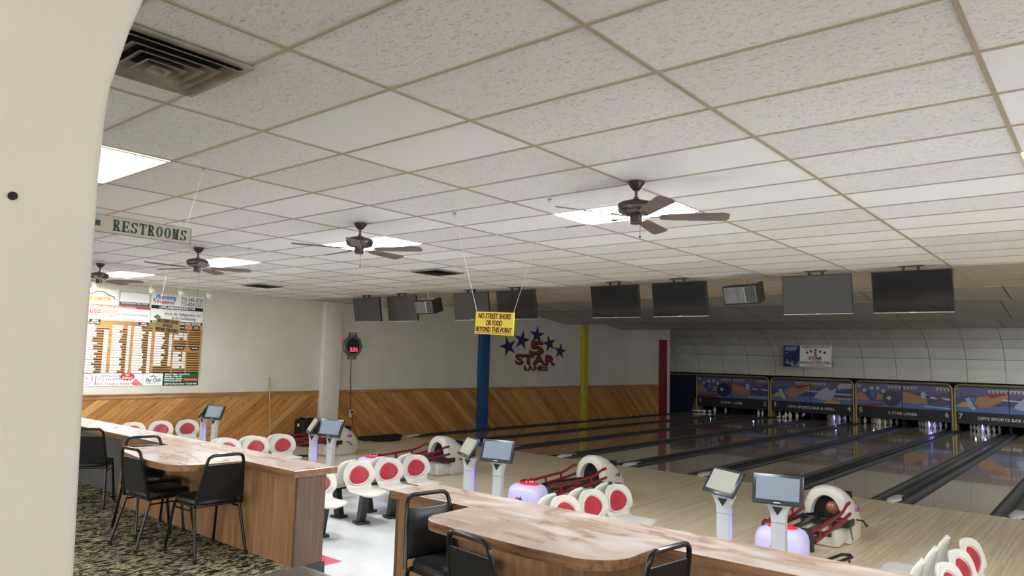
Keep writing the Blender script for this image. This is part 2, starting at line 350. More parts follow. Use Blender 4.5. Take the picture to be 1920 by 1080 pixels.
def star_pts(cx,cy,r,rot=0,sx=1,inner=.40):
    return [(cx+sx*(r if i%2==0 else r*inner)*math.sin(R(rot)+PI*i/5),cy+(r if i%2==0 else r*inner)*math.cos(R(rot)+PI*i/5)) for i in range(10)]
# ================================================================ ROOM SHELL
XR=9.0; YB=-7.0
# concourse slab with the stair opening, settee floor, approach
mb=MB(); mb.box(-15.6,XR,YB,3.43,-.7,0); struct('floor',mb,M['carpet'],label='dark carpet with tan leaf-like streaks')
mb=MB(); mb.box(-15.6,-5.09,3.43,3.75,-.7,0); mb.box(-3.97,XR,3.43,3.75,-.7,0); struct('floor',mb,M['carpet'])
mb=MB(); mb.box(-15.6,-5.085,3.75,3.76,-.7,0); mb.box(-3.975,XR,3.75,3.76,-.7,0); mb.box(-5.091,-5.084,3.55,3.75,-.7,.001); mb.box(-3.976,-3.969,3.55,3.75,-.7,.001); struct('floor',mb,M['riser'])
mb=MB(); mb.box(-5.09,-3.97,3.12,3.55,.0,.006); mb.box(-5.09,-3.97,3.43,3.55,-.7,0)
for k in range(21): mb.box(-5.09,-3.97,3.13+k*.019,3.14+k*.019,.006,.010)
struct('trim_1',mb,M['ribbed'],label='ribbed vinyl landing strip at the top of the steps')
mb=MB(); mb.box(-5.09,-3.97,3.55,3.83,-.7,-.18); mb.box(-5.09,-3.97,3.83,4.10,-.7,-.357); struct('floor',mb,M['ribbed'],label='ribbed steps down to the seats')
mb=MB(); mb.box(-15.6,XR,3.76,7.95,-.75,L); struct('floor',mb,M['settee'],label='glossy white tiles with red and blue accents')
mb=MB(); mb.box(-15.6,XR,7.95,FOUL,-.75,L); struct('floor',mb,M['approach'],label='pale maple approach boards')
mb=MB(); mb.box(-17.6,XR,FOUL,36,-.95,-.75); struct('floor',mb,M['pit'])
# left wall
mb=MB(); mb.box(WX-.2,WX,YB,29.6,-.9,3.7); mb.box(-17.3,-15.6,29.4,29.6,-.9,3.7); mb.box(-17.5,-17.3,29.4,36,-.9,3.7)
struct('wall_left',mb,M['wall'])
mb=MB(); mb.box(WX,WX+.02,YB,29.3,L,.70); struct('trim_2',mb,M['pine'],label='diagonal knotty pine wainscot')
mb=MB(); mb.box(WX,WX+.035,YB,29.3,.68,.765); mb.box(WX,WX+.05,YB,29.3,.755,.775); struct('trim_3',mb,M['pinecap'],label='pine cap rail of the wainscot')
mb=MB(); mb.box(XR,XR+.2,12,36,-.9,3.7); struct('wall_right',mb,M['wall'])
# ceiling
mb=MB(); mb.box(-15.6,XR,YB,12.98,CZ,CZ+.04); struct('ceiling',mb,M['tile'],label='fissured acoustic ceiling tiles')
mb=MB(); mb.box(-17.6,XR,YB-.1,36,3.95,4.1); struct('ceiling',mb,M['wall'])  # unseen roof slab, added to keep world light from leaking in
mb=MB(); G=.011
i=0
for i in range(-11,11):
    x=GX+i*TX; mb.box(x-G,x+G,YB,12.98,CZ-.006,CZ+.004)
for j in range(-15,20):
    y=GY+j*TY
    if y<12.97: mb.box(-15.4,XR,y-G*.85,y+G*.85,CZ-.005,CZ+.004)
mb.box(-15.4,XR,12.96,12.99,CZ-.012,CZ+.3)
struct('trim_4',mb,M['grid'],label='tan metal grid of the ceiling tiles')
# sloped baffles over the lanes and the curved hood over the pin decks
def baffle(y0,z0,y1,z1,num,off):
    mb=MB(); a=Vector((0,y1-y0,z1-z0)); nn=max(1,round(a.length/1.2))
    mb.prism([(y0,z0),(y1,z1),(y1,z1+.35),(y1-.03,z1+.35),(y1-.03,z1+.03),(y0,z0+.03)],-15.4,XR,'x',0)
    x=-15.2+off
    while x<XR: 
        mb.prism([(y0,z0-.004),(y1,z1-.004),(y1,z1+.005),(y0,z0+.005)],x-.008,x+.008,'x',1); x+=1.2
    mb.box(-15.4,XR,y1-.02,y1+.004,z1-.008,z1+.01,1)
    struct('ceiling',mb,[M['back'],M['recess']])
baffle(13.0,3.46,16.9,3.115,1,.5); baffle(17.0,3.52,21.4,3.01,2,.1); baffle(21.4,3.5,25.25,3.005,3,.75)
prof=[(25.3,3.5),(28.4,3.46),(29.4,3.36),(30.2,3.16),(30.9,2.88),(31.4,2.55),(31.72,2.15),(31.88,1.75),(31.92,1.30)]
mb=MB(); mb.prism(prof+[(32.1,1.30),(32.1,3.9),(25.3,3.9)],-17.3,XR,'x',0)
for k in range(24):
    x=-16.3+k*1.2
    if x>XR: break
    for (a,b) in zip(prof[1:-1],prof[2:]): mb.prism([(a[0],a[1]-.004),(b[0]-.004,b[1]),(b[0]+.01,b[1]+.01),(a[0]+.01,a[1]+.01)],x-.008,x+.008,'x',1)
for q in (4,6): mb.box(-15.4,XR,prof[q][0]-.006,prof[q][0]+.006,prof[q][1]-.008,prof[q][1]+.008,1)
struct('wall_back',mb,[M['back'],M['recess']],label='curved panelled hood above the pin decks')
# near wall end at the left of the frame
edge=[(.334,0),(.331,1.46),(.325,1.66),(.322,1.91),(.3235,1.985),(.326,2.015),(.342,2.09),(.356,2.14),(.42,2.4),(.53,3.01)]
mb=MB(); mb.prism([(-2.5,0)]+edge+[(-2.5,3.01)],-1.04,-.9,'x'); o=struct('wall_front',mb,M['near'],label='near painted wall end at the left, with a flared top')
bv=o.modifiers.new('bevel','BEVEL'); bv.width=.008; bv.segments=3; bv.limit_method='ANGLE'
mb=MB(); mb.lathe([(0,0),(.0045,0),(.0045,.003),(0,.003)],12,0,Matrix.Translation((-.9,.237,1.868))@Matrix.Rotation(R(90),4,'Y')); tag(mb.build('screw_hole',M['dark']),'small dark screw hole in the near painted wall','hole')
# pilaster and columns on the left wall
def column(name,y0,y1,x1,m,label,top=3.45,base=L):
    mb=MB(); mb.rbox(WX+.001,x1,y0,y1,base,top,.012); mb.box(WX,x1+.012,y0-.012,y1+.012,base,base+.02)
    tag(mb.build(name,m),label,'column')
column('pilaster',10.93,11.45,WX+.17,M['cream'],'cream painted pilaster dividing the pine wainscot',CZ-.002)
column('column',16.80,17.20,WX+.16,M['blue'],'blue painted column against the left wall',3.2)
column('column',22.50,22.82,WX+.14,M['yellow'],'yellow painted column against the left wall',3.2)
column('column',28.55,29.1,WX+.12,M['red'],'dark red column at the far end of the left wall',2.72)
# ================================================================ LANES
ORD=['first','second','third','fourth','fifth','sixth','seventh','eighth','ninth','tenth','eleventh','twelfth']
def lane(k):
    x0,x1=DX(k-2)+.873-.53,DX(k-2)+.873+.53
    label='%s bowling lane counted from the left wall'%ORD[k-1]
    y1=33.3
    t=thing('bowling_lane',label,'bowling lane',(0,0,0))
    mb=MB(); mb.box(x0,x1,FOUL+.002,y1,-.75,L-.002); b=mb.build('lane_bed',M['lane'],t,False)
    for sx,(a,b_) in ((-1,(x0-.235,x0)),(1,(x1,x1+.235))):
        mb=MB(); n=8; pts=[(a,L-.006),(a+.012,L-.006)]+[((a+b_)/2-.105*math.cos(PI*i/n),L-.006-.085*math.sin(PI*i/n)) for i in range(n+1)]+[(b_-.012,L-.006),(b_,L-.006),(b_,-.75),(a,-.75)]
        mb.prism(pts,FOUL+.02,y1,'y'); mb.build('gutter',M['gutter'],t,True)
for k in range(1,11): lane(k)
for n in range(-1,11):
    t=thing('lane_divider','%s dark lane divider with white nose from the left wall'%ORD[n+1],'lane divider',(DX(n),0,0))
    w2=.105; mb=MB(); mb.rbox(-w2,w2,FOUL+.35,33.3,-.75,L+.012,.008)
    mb.build('divider_cap',M['track'] if n in(6,7) else M['divider'],t)
    mb=MB(); mb.rbox(-w2,-w2+.035,FOUL+.4,32,L-.005,L+.03,.006); mb.rbox(w2-.035,w2,FOUL+.4,32,L-.005,L+.03,.006); mb.build('edge_rail',M['divider'],t)
    mb=MB()   # white moulded nose at the foul line
    ring=[]
    P=[(-.02,.03,.012),(.02,.07,.03),(.12,.10,.05),(.30,.105,.05),(.55,.105,.035),(.75,.105,.02)]
    vs=[];fs=[];N=10
    for (y,hw,h) in P:
        for i in range(N+1):
            u=-1+2*i/N; vs.append((hw*u,FOUL+y,L+h*(1-u**4)))
    for i in range(len(P)-1):
        for k in range(N): fs.append((i*(N+1)+k,i*(N+1)+k+1,(i+1)*(N+1)+k+1,(i+1)*(N+1)+k))
    mb.add(vs,fs); mb.add([(-.03,FOUL-.02,L),(.03,FOUL-.02,L),(.03,FOUL-.02,L+.012),(-.03,FOUL-.02,L+.012)],[(0,1,2,3)]); mb.build('nose',M['nose'],t)
# ================================================================ MASKING UNITS
TZ=1.20
def ell(cx,cz,rx,rz,n=18,a0=0,a1=360): return [(cx+rx*math.cos(R(a0+(a1-a0)*i/n)),cz+rz*math.sin(R(a0+(a1-a0)*i/n))) for i in range(n if a1-a0==360 else n+1)]
def artwork(mb,x0,x1,z0,z1,kind,y):
    w_,h_=x1-x0,z1-z0
    def P(pts,mi,k): mb.prism([(x0+max(0,min(1,a))*w_,z0+max(0,min(1,b))*h_) for a,b in pts],y-.002-k*.0008,y,'y',mi)
    P([(0,0),(1,0),(1,1),(0,1)],0,0); P([(0,.55),(.3,.7),(.62,.6),(1,.75),(1,1),(0,1)],1,1); P([(0,0),(1,0),(1,.30),(.5,.22),(0,.28)],2,1)
    if kind==0:
        P([(0,.28),(.0,.55),(.12,.62),(.30,.30),(.2,.24)],3,2); P([(.42,.28),(.47,.62),(.62,.5),(.58,.3)],3,2); P([(0,.05),(.6,.18),(.62,.05),(.4,0),(0,0)],4,2); P([(.3,.65),(.42,.62),(.38,.3)],9,3)
        P([(a,b) for a,b in ell(.78,.38,.20,.34)],7,4); P([(a,b) for a,b in ell(.72,.40,.05,.09)],6,5)
        for c in ((.18,.70),(.34,.80),(.48,.82),(.60,.70)): P(ell(c[0],c[1],.045,.09,12),6,3)
        fl=((.70,1),(.02,.12))
    elif kind==1:
        P([(0,.72),(.25,.62),(.5,.45),(.53,.22),(.2,.2),(0,.24)],3,2); P([(.53,.20),(.56,.42),(1,.42),(1,.25),(.8,.15)],0,2); P([(.42,.48),(1,.42),(1,.50),(.46,.56)],10,3)
        P([(.62,.62),(.68,.6),(.95,.38),(.8,.35)],4,4); P(ell(.44,.60,.055,.15,12),6,4); P([(.46,.70),(.56,.62),(.58,.48),(.5,.5)],9,3); P([(.45,.10),(1,.06),(1,.10),(.45,.14)],10,3)
        fl=((.02,.35),(.70,1))
    elif kind==2:
        P([(0,.2),(.15,.42),(.25,.35),(.22,.2)],5,2); P([(.42,.62),(.75,.72),(1,.82),(1,.60),(.85,.45),(.62,.20),(.45,.22),(.36,.34)],3,3); P([(.7,.60),(1,.78),(1,.86),(.6,.70)],4,4)
        P([(.18,.55),(.26,.60),(.38,.12),(.34,.06),(.24,.20)],6,4); P([(.28,.62),(.38,.60),(.36,.26)],9,4); P([(.86,.52),(1,.50),(1,.55),(.9,.58)],10,4)
        fl=((.02,.06),(.62,1))
    else:
        P([(0,.50),(.5,.46),(.5,.50),(0,.56)],10,2); P([(.55,.42),(1,.42),(1,.48),(.55,.48)],10,2); P([(.55,.22),(1,.2),(1,.28),(.5,.28)],5,2); P([(.6,0),(1,0),(1,.16),(.6,.14)],2,2)
        P([(.08,.22),(.10,.34),(.25,.62),(.40,.75),(.47,.60),(.62,.70),(.55,.30),(.44,.12),(.2,.16)],6,4); P([(.63,.78),(.68,.66),(.75,.70),(1,.74),(1,.94),(.72,.94)],6,4); P([(.3,.02),(.7,.0),(.7,.12),(.45,.2)],5,3)
        fl=((.0,.36),(.92,1))
    for a,b in fl:
        x=a
        P([(a,.90),(b,.90),(b,.93),(a,.93)],10,5)
        while x+.05<=b+.001: P([(x+.01,.90),(x+.05,.90),(x+.045,.80),(x+.015,.80)],8,6); x+=.075
UN=['5 STAR LANES',"OPI'S SPORTS BAR & GRILL"]
for u in range(5):
    xl,xr=DX(-1+2*u),DX(1+2*u); cx=(xl+xr)/2
    t=thing('masking_unit','%s gold-framed masking panel from the left, reading %s'%(ORD[u],UN[u%2]),'masking unit',(0,0,0))
    xm=cx
    for a,b,kd in ((xl+.08,xm-.012,0 if u%2==0 else 2),(xm+.012,xr-.08,1 if u%2==0 else 3)):
        mb=MB(); mb.box(a,b,MASK,MASK+.03,.20,1.12,0); artwork(mb,a,b,.21,1.11,kd,MASK-.001); mb.build('picture_panel',ART,t,False)
    mb=MB(); mb.box(xl+.06,xr-.06,MASK+.03,MASK+.06,-.24,1.16); mb.box(xl+.08,xr-.08,MASK-.005,MASK+.03,-.24,.20); nb=mb.build('name_board',M['board'],t,False)
    for nm_,it in (('lettering',(UN[u%2],0,0,.15,dict(width=1.0 if u%2==0 else 1.95,bold=.015,ext=.003))),('lane_number',(str(2*u+1),-1.52,.05,.27,dict(bold=.012,ext=.003))),('lane_number',(str(2*u+2),1.52,.05,.27,dict(bold=.012,ext=.003)))):
        q=text_mb([it]).build(nm_,M['letter'],nb,False); q.location=(cx,MASK-.006,-.02); q.rotation_euler=FR
    mb=MB(); r=.20
    path=[(xl+.045,MASK-.02,L),(xl+.045,MASK-.02,TZ-r)]+[(xl+.045+r-r*math.cos(R(a)),MASK-.02,TZ-r+r*math.sin(R(a))) for a in range(15,91,15)]
    path+= [(xr-.045-r+r*math.sin(R(a)),MASK-.02,TZ-r+r*math.cos(R(a))) for a in range(0,91,15)]+[(xr-.045,MASK-.02,L)]
    if u==0: path=path[:2]+[(xl+.045,MASK-.02,TZ)]+[(xl+.3,MASK-.02,TZ)]+path[9:]
    mb.tube(path,.038,8); 
    if u==0: mb.tube([(-16.9,MASK-.02,TZ),(xl+.1,MASK-.02,TZ)],.03,8)
    mb.build('gold_frame',M['gold'],t)
    # flared feet
    for x,sg in ((xl,1),(xr,-1)):
        mb=MB(); e=(-1 if (u==0 and sg==1) else 1)
        mb.prism([(x,L),(x+sg*.10,L),(x+sg*.085,L+.35),(x+sg*.07,.1),(x,.1)],MASK-.02,MASK+.6,'y')
        if e<0: mb.prism([(x,L),(x-.26,L),(x-.12,L+.3),(x-.05,.1),(x,.1)],MASK-.01,MASK+.1,'y')
        mb.build('flared_foot',M['gold'],t)
tag(MB().box(-17.0,DX(-1)-.07,MASK+.02,MASK+.08,L-.2,TZ).build('side_panel',M['sidep']),'dark blue blank panel left of the first masking panel','panel')
# pits
for n in range(-1,10):
    mb=MB(); mb.box(DX(n)-.03,DX(n)+.03,MASK+.07,33.5,L+.02,TZ-.1)
    tag(mb.build('kickback_wall',M['pit'],None,False),'%s black kickback partition from the left between the pin decks'%ORD[n+1],'partition')
mb=MB(); mb.box(-17.3,XR,33.5,33.6,-.9,1.4); mb.box(-17.3,XR,MASK+.08,33.5,1.22,1.30); struct('wall_back',mb,M['pit'])
# pins
pinprof=[(0.0,0),(.026,0),(.0285,.008),(.036,.03),(.048,.07),(.0585,.10),(.0605,.115),(.058,.145),(.048,.18),(.035,.21),(.026,.235),(.0232,.255),(.024,.275),(.029,.30),(.0322,.33),(.0325,.345),(.030,.36),(.020,.375),(.008,.381),(0,.3815)]
def mk_pin():
    t=thing('bowling_pin','white bowling pin standing in the full rack of lane 4','bowling pin',(0,0,-9))
    MB().lathe([(r*1.06,z) for r,z in pinprof],14).build('pin_body',M['pin'],t)
    mb=MB()
    for z,rr in ((.262,.0262),(.283,.0275)): mb.lathe([(rr*1.03,z-.004),(rr*1.06,z),(rr*1.03,z+.004)],14)
    mb.build('red_stripe',M['pinr'],t); return t
pin0=mk_pin(); used=[False]
def pin(x,y,z,rot,label,group):
    if not used[0]:
        used[0]=True; o=pin0; o.location=(x,y,z); o.rotation_euler=rot; o['label']=label
        if group:o['group']=group
        return
    o=dup(pin0,(x,y,z),rot,label,group)
    if not group and 'group' in o: del o['group']
H0=32.12
rack=[(0,0)]+[(-.152,.264),(.152,.264)]+[(-.305,.528),(0,.528),(.305,.528)]+[(-.457,.792),(-.152,.792),(.152,.792),(.457,.792)]
for k in (4,5,6,7,8):
    for dx,dy in rack: pin(DX(k-2)+.873+dx,H0+dy,L-.002,(0,0,0),'white bowling pin standing in the full rack of the %s lane'%ORD[k-1],'pins in the full rack of the %s lane'%ORD[k-1])
pin(DX(-1)+.873-.02,H0,L,(0,0,0),'larger of the two standing pins on the first lane',None)
pin(DX(-1)+.873+.30,H0+.5,L,(0,0,0),'smaller of the two standing pins on the first lane, further back',None)
for a in (-.4,-.25,-.55): pin(DX(-1)+.873+a,H0-.1+(a+.4),L+.06,(R(90),0,R(60+a*200)),'fallen pin lying in the heap on the first lane','fallen pins on the first lane')
for dx,dy in ((.30,.0),(.42,.15)): pin(DX(0)+.873+dx,H0+dy,L,(0,0,0),'pin standing at the right edge of the second lane','pins left on the second lane')
for dx,dy in ((-.28,.1),(-.16,.2),(-.04,.0),(.13,.26),(.22,.05)): pin(DX(1)+.873+dx,H0+dy,L+.0,(0,0,0),'pin standing among the scattered pins of the third lane','standing pins on the third lane')
pin(DX(1)+.873+.44,H0+.05,L+.12,(0,R(32),0),'tilted pin leaning right of the standing pins of the third lane',None)
for a in (-.45,-.32): pin(DX(1)+.873+a,H0-.12,L+.06,(R(90),0,R(70+a*150)),'fallen pin lying at the left front of the third lane','fallen pins on the third lane')
pin(DX(1)+.873-.62,H0+.3,L,(0,0,0),'lone pin beside the gold post left of the third lane',None)
pin(DX(3)+.873-.62,H0+.3,L,(0,0,0),'lone pin beside the gold post left of the fifth lane',None)
# banner on the curved hood
t=thing('banner','rectangular banner hanging on the curved hood above the lanes','banner',(-9.95,31.28,2.15),(R(90-6),0,0))
mb=MB(); mb.box(-.98,-.30,-.45,.45,-.006,0,1); mb.box(-.30,.98,-.45,.45,-.006,0,0); mb.build('banner_sheet',[M['white'],M['navy']],t,False)
mb=text_mb([('CELEBRATE YOUR BIRTHDAY',.34,.39,.085,dict(width=1.2,bold=.03)),('WITH US',.0,.30,.06,dict(bold=.02)),('BOWL & DRINK FREE',.34,-.25,.11,dict(width=1.18,bold=.03)),('5 STAR LANES',.34,-.36,.06,dict(width=.7,bold=.02))])
for c in ((.0,.16),(.16,.21),(.34,.26),(.52,.21),(.70,.16)): mb.prism(star_pts(c[0],c[1],.085),.001,.004)
mb.box(-.28,.96,-.315,-.30,.001,.004); mb.box(-.28,.96,-.43,-.415,.001,.004); mb.build('lettering',M['navy'],t,False)
mb=text_mb([('5',.34,.08,.26,dict(bold=.04)),('STAR',.34,-.08,.17,dict(width=.55,bold=.05)),('LANES',.34,-.175,.05,dict(width=.4,bold=.03))]); mb.build('red_lettering',M['lred'],t,False)
mb=MB(); mb.prism([(-.92,.40),(-.45,.42),(-.40,.33),(-.52,.22),(-.92,.24)],.001,.004); mb.prism([(-.92,.12),(-.8,.14),(-.8,.17),(-.92,.15)],.001,.004); mb.prism([(-.9,-.3),(-.8,-.1),(-.74,-.3),(-.6,-.2),(-.5,-.42),(-.34,-.2),(-.32,-.42),(-.6,-.44),(-.7,-.34)],.001,.004); mb.build('print_shape',M['art_shape'] if 'art_shape' in M else mat('banner_pale_blue',(.22,.28,.42),.5),t,False)
# wall logo
t=thing('wall_logo','painted 5 STAR LANES wall logo with five navy stars','wall logo',(WX+.004,19.7,2.0),LW)
for (y,z,r,rot) in ((-1.43,.10,.36,-18),(-.71,.33,.35,10),(.11,.54,.34,4),(.84,.27,.32,-14),(1.49,.02,.31,8)): MB().prism(star_pts(y,z,r,rot,1.3,.36),0,.004).build('star',M['navy'],t,False)
for nm_,it in (('numeral',('5',.09,.09,.62,dict(bold=.03,width=.80))),('lettering',('STAR',.06,-.31,.44,dict(bold=.035,width=2.25))),('lettering',('LANES',.08,-.585,.21,dict(bold=.025,width=1.32)))):
    a=text_mb([it]).build(nm_,M['lred'],t,False); a.location=(0,0,.001)
    b=bpy.data.objects.new('letter_shadow',a.data.copy()); COL.objects.link(b); b.parent=t; b.location=(.05,-.045,-.001); b.data.materials.clear(); b.data.materials.append(M['lshade'])
# ================================================================ COUNTERS
def counter(label,poly,yf,x0,x1,endx,recess=None):
    t=thing('counter',label,'counter',(0,0,0)); TH=.055; T=.762
    mb=MB(); mb.prism(poly,T-TH,T,'z',0,1); o=mb.build('worktop',[M['top'],M['edge']],t,False)
    bv=o.modifiers.new('bevel','BEVEL'); bv.width=.004; bv.segments=2; bv.limit_method='ANGLE'; bv.angle_limit=R(60)
    mb=MB(); e0,e1=(x0,x1-.03) if endx>0 else (x0+.03,x1)
    mb.box(e0,e1,yf,yf+.03,.0,T-TH); mb.build('front_panel',M['oak'],t,False)
    mb=MB(); mb.box(e0,e1,yf+.245,yf+.27,.0,T-TH); mb.build('rear_panel',M['oak'],t,False)
    a,b=(x1-.03,x1+.002) if endx>0 else (x0-.002,x0+.03)
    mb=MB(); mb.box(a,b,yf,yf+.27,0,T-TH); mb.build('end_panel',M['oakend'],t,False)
    return t
c1=counter('long wood-look counter with a rounded table, left of the steps',[(-5.08,3.425),(-5.08,3.84),(-14.6,3.84),(-14.6,3.425),(-7.24,3.425),(-7.24,3.12)]+arc(-7.0,3.1,.24,180,262,5,.20)[1:]+[(-6.6,2.84),(-6.25,2.835)]+arc(-6.1,3.09,.24,268,360,7,.25)[0:]+[(-5.86,3.425)],3.47,-8.46,-5.10,1)
mb=MB(); mb.box(-14.6,-8.46,3.70,3.73,0,.707); mb.build('knee_panel',M['recess'],c1,False)
for x in (-8.47,-11.2): MB().box(x,x+.04,3.475,3.70,0,.707).build('support_panel',M['oak'],c1,False)
c2=counter('nearest wood-look counter with a hazy rounded table, right of the steps',[(-3.97,3.87),(-3.97,3.465),(-3.2,3.465),(-3.19,3.24)]+arc(-3.02,3.16,.17,185,262,6)[0:]+[(-2.73,2.965),(-2.35,2.95),(-2.16,2.965)]+arc(-2.09,3.20,.235,280,358,7)[0:]+[(-1.855,3.465),(4.5,3.465),(4.5,3.87)],3.50,-3.94,4.45,-1)
# ================================================================ CHAIRS
def mk_chair():
    t=thing('banquet_chair','x','chair')
    bw,tw=.205,.155
    def bp(z):   # back plane y for a height, and half width
        k=(z-.44)/.40; return -.205-.075*k, bw+(tw-bw)*k
    mb=MB()
    pts=[]
    for z in (.42,.5,.6,.7,.78): y,h=bp(z); pts.append((h,y,z))
    y,h=bp(.82); r=.045
    y8,_=bp(.84)
    pts+=[(tw+.003,bp(.80)[0],.80),(tw-.006,bp(.82)[0],.822),(tw-.03,y8,.838),(tw-.055,y8,.842)]
    full=pts+[(-a,b_,c) for a,b_,c in reversed(pts)]
    mb.tube(full,.0135,10); mb.build('back_frame',M['black'],t)
    mb=MB(); N=8; rows=[.475,.50,.60,.70,.755,.765]; vs=[];fs=[]
    for z in rows:
        y,h=bp(z); h-=.008
        for i in range(N+1):
            u=-1+2*i/N; e=.5*(1-.0*abs(u)); th=.017*(1-u**6)+.004
            if z in (rows[0],rows[-1]): th=.006
            vs.append((h*u,y+th,z))
        for i in range(N+1):
            u=-1+2*i/N; th=.006; vs.append((h*u,y-th,z))
    W=N+1
    for j in range(len(rows)-1):
        for s_ in (0,1):
            for i in range(N): a=j*2*W+s_*W+i; fs.append((a,a+1,a+1+2*W,a+2*W))
        for i in (0,N): a=j*2*W+i; fs.append((a,a+W,a+3*W,a+2*W))
    for j in (0,len(rows)-1):
        for i in range(N): a=j*2*W+i; fs.append((a,a+1,a+1+W,a+W))
    mb.add(vs,fs); mb.build('backrest',M['vinyl'],t,True,50)
    # seat cushion
    mb=MB(); n=28; rings=[]
    for z,k in ((.435,.94),(.445,1.0),(.468,1.0),(.482,.955),(.489,.80),(.492,.4)):
        ring=[]
        for i in range(n):
            a=2*PI*i/n; c_,s_=math.cos(a),math.sin(a); e=.42
            x=(abs(c_)**e)*(1 if c_>0 else -1)*.205*k; y=(abs(s_)**e)*(1 if s_>0 else -1)*.205*k
            x*=1-.06*(-y/.2); ring.append((x,y,z))
        rings.append(ring)
    vs=[p for r_ in rings for p in r_]; fs=[]
    for j in range(len(rings)-1):
        for i in range(n): fs.append((j*n+i,j*n+(i+1)%n,(j+1)*n+(i+1)%n,(j+1)*n+i))
    fs.append(tuple(range(n))[::-1]); fs.append(tuple(range((len(rings)-1)*n,len(rings)*n)))
    mb.add(vs,fs); mb.build('seat',M['vinyl'],t,True,50)
    mb=MB(); mb.tube([(.185,.17,.425),(.185,-.19,.425),(-.185,-.19,.425),(-.185,.17,.425)],.011,8,closed=True); mb.tube([(.20,.19,.385),(.20,-.19,.385)],.007,6); mb.tube([(-.20,.19,.385),(-.20,-.19,.385)],.007,6); mb.build('seat_frame',M['black'],t)
    for sx in (1,-1):
        for fy,yt,yb,xt,xb in ((1,.175,.245,.19,.215),(-1,-.185,-.29,.195,.22)):
            mb=MB(); mb.tube([(sx*xt,yt-.03*fy,.43),(sx*xt,yt,.42),(sx*(xt+.004),yt+.006*fy,.38),(sx*xb,yb,.022)],.0125,10)
            l_=mb.build('leg',M['black'],t)
            mb=MB(); mb.lathe([(.013,.0),(.0165,.002),(.0165,.03),(.013,.034)],10,0,Matrix.Translation((sx*xb,yb,0))); mb.build('foot_cap',M['rubber'],l_)
    return t
ch=mk_chair()
spots=[((-6.02,3.20,0),90,'black vinyl chair at the right end of the far rounded table'),
 ((-6.58,3.05,0),4,'black vinyl chair in front of the far rounded table, seen edge-on'),
 ((-7.08,3.21,0),-92,'black vinyl chair at the far side of the far rounded table'),
 ((-8.62,3.22,0),58,'black vinyl chair alone at the far end of the left counter'),
 ((-3.13,3.25,0),-98,'black vinyl chair left of the nearest table, front of its back lit'),
 ((-2.42,2.93,0),-8,'black vinyl chair pushed in at the front of the nearest table'),
 ((-1.93,3.24,0),82,'black vinyl chair right of the nearest table, only its top in view')]
for i,(p,a,lb) in enumerate(spots):
    if i==0: ch.location=p; ch.rotation_euler=(0,0,R(a)); ch['label']=lb; ch['group']='black stacking chairs at the counters'
    else: dup(ch,p,(0,0,R(a)),lb,'black stacking chairs at the counters')
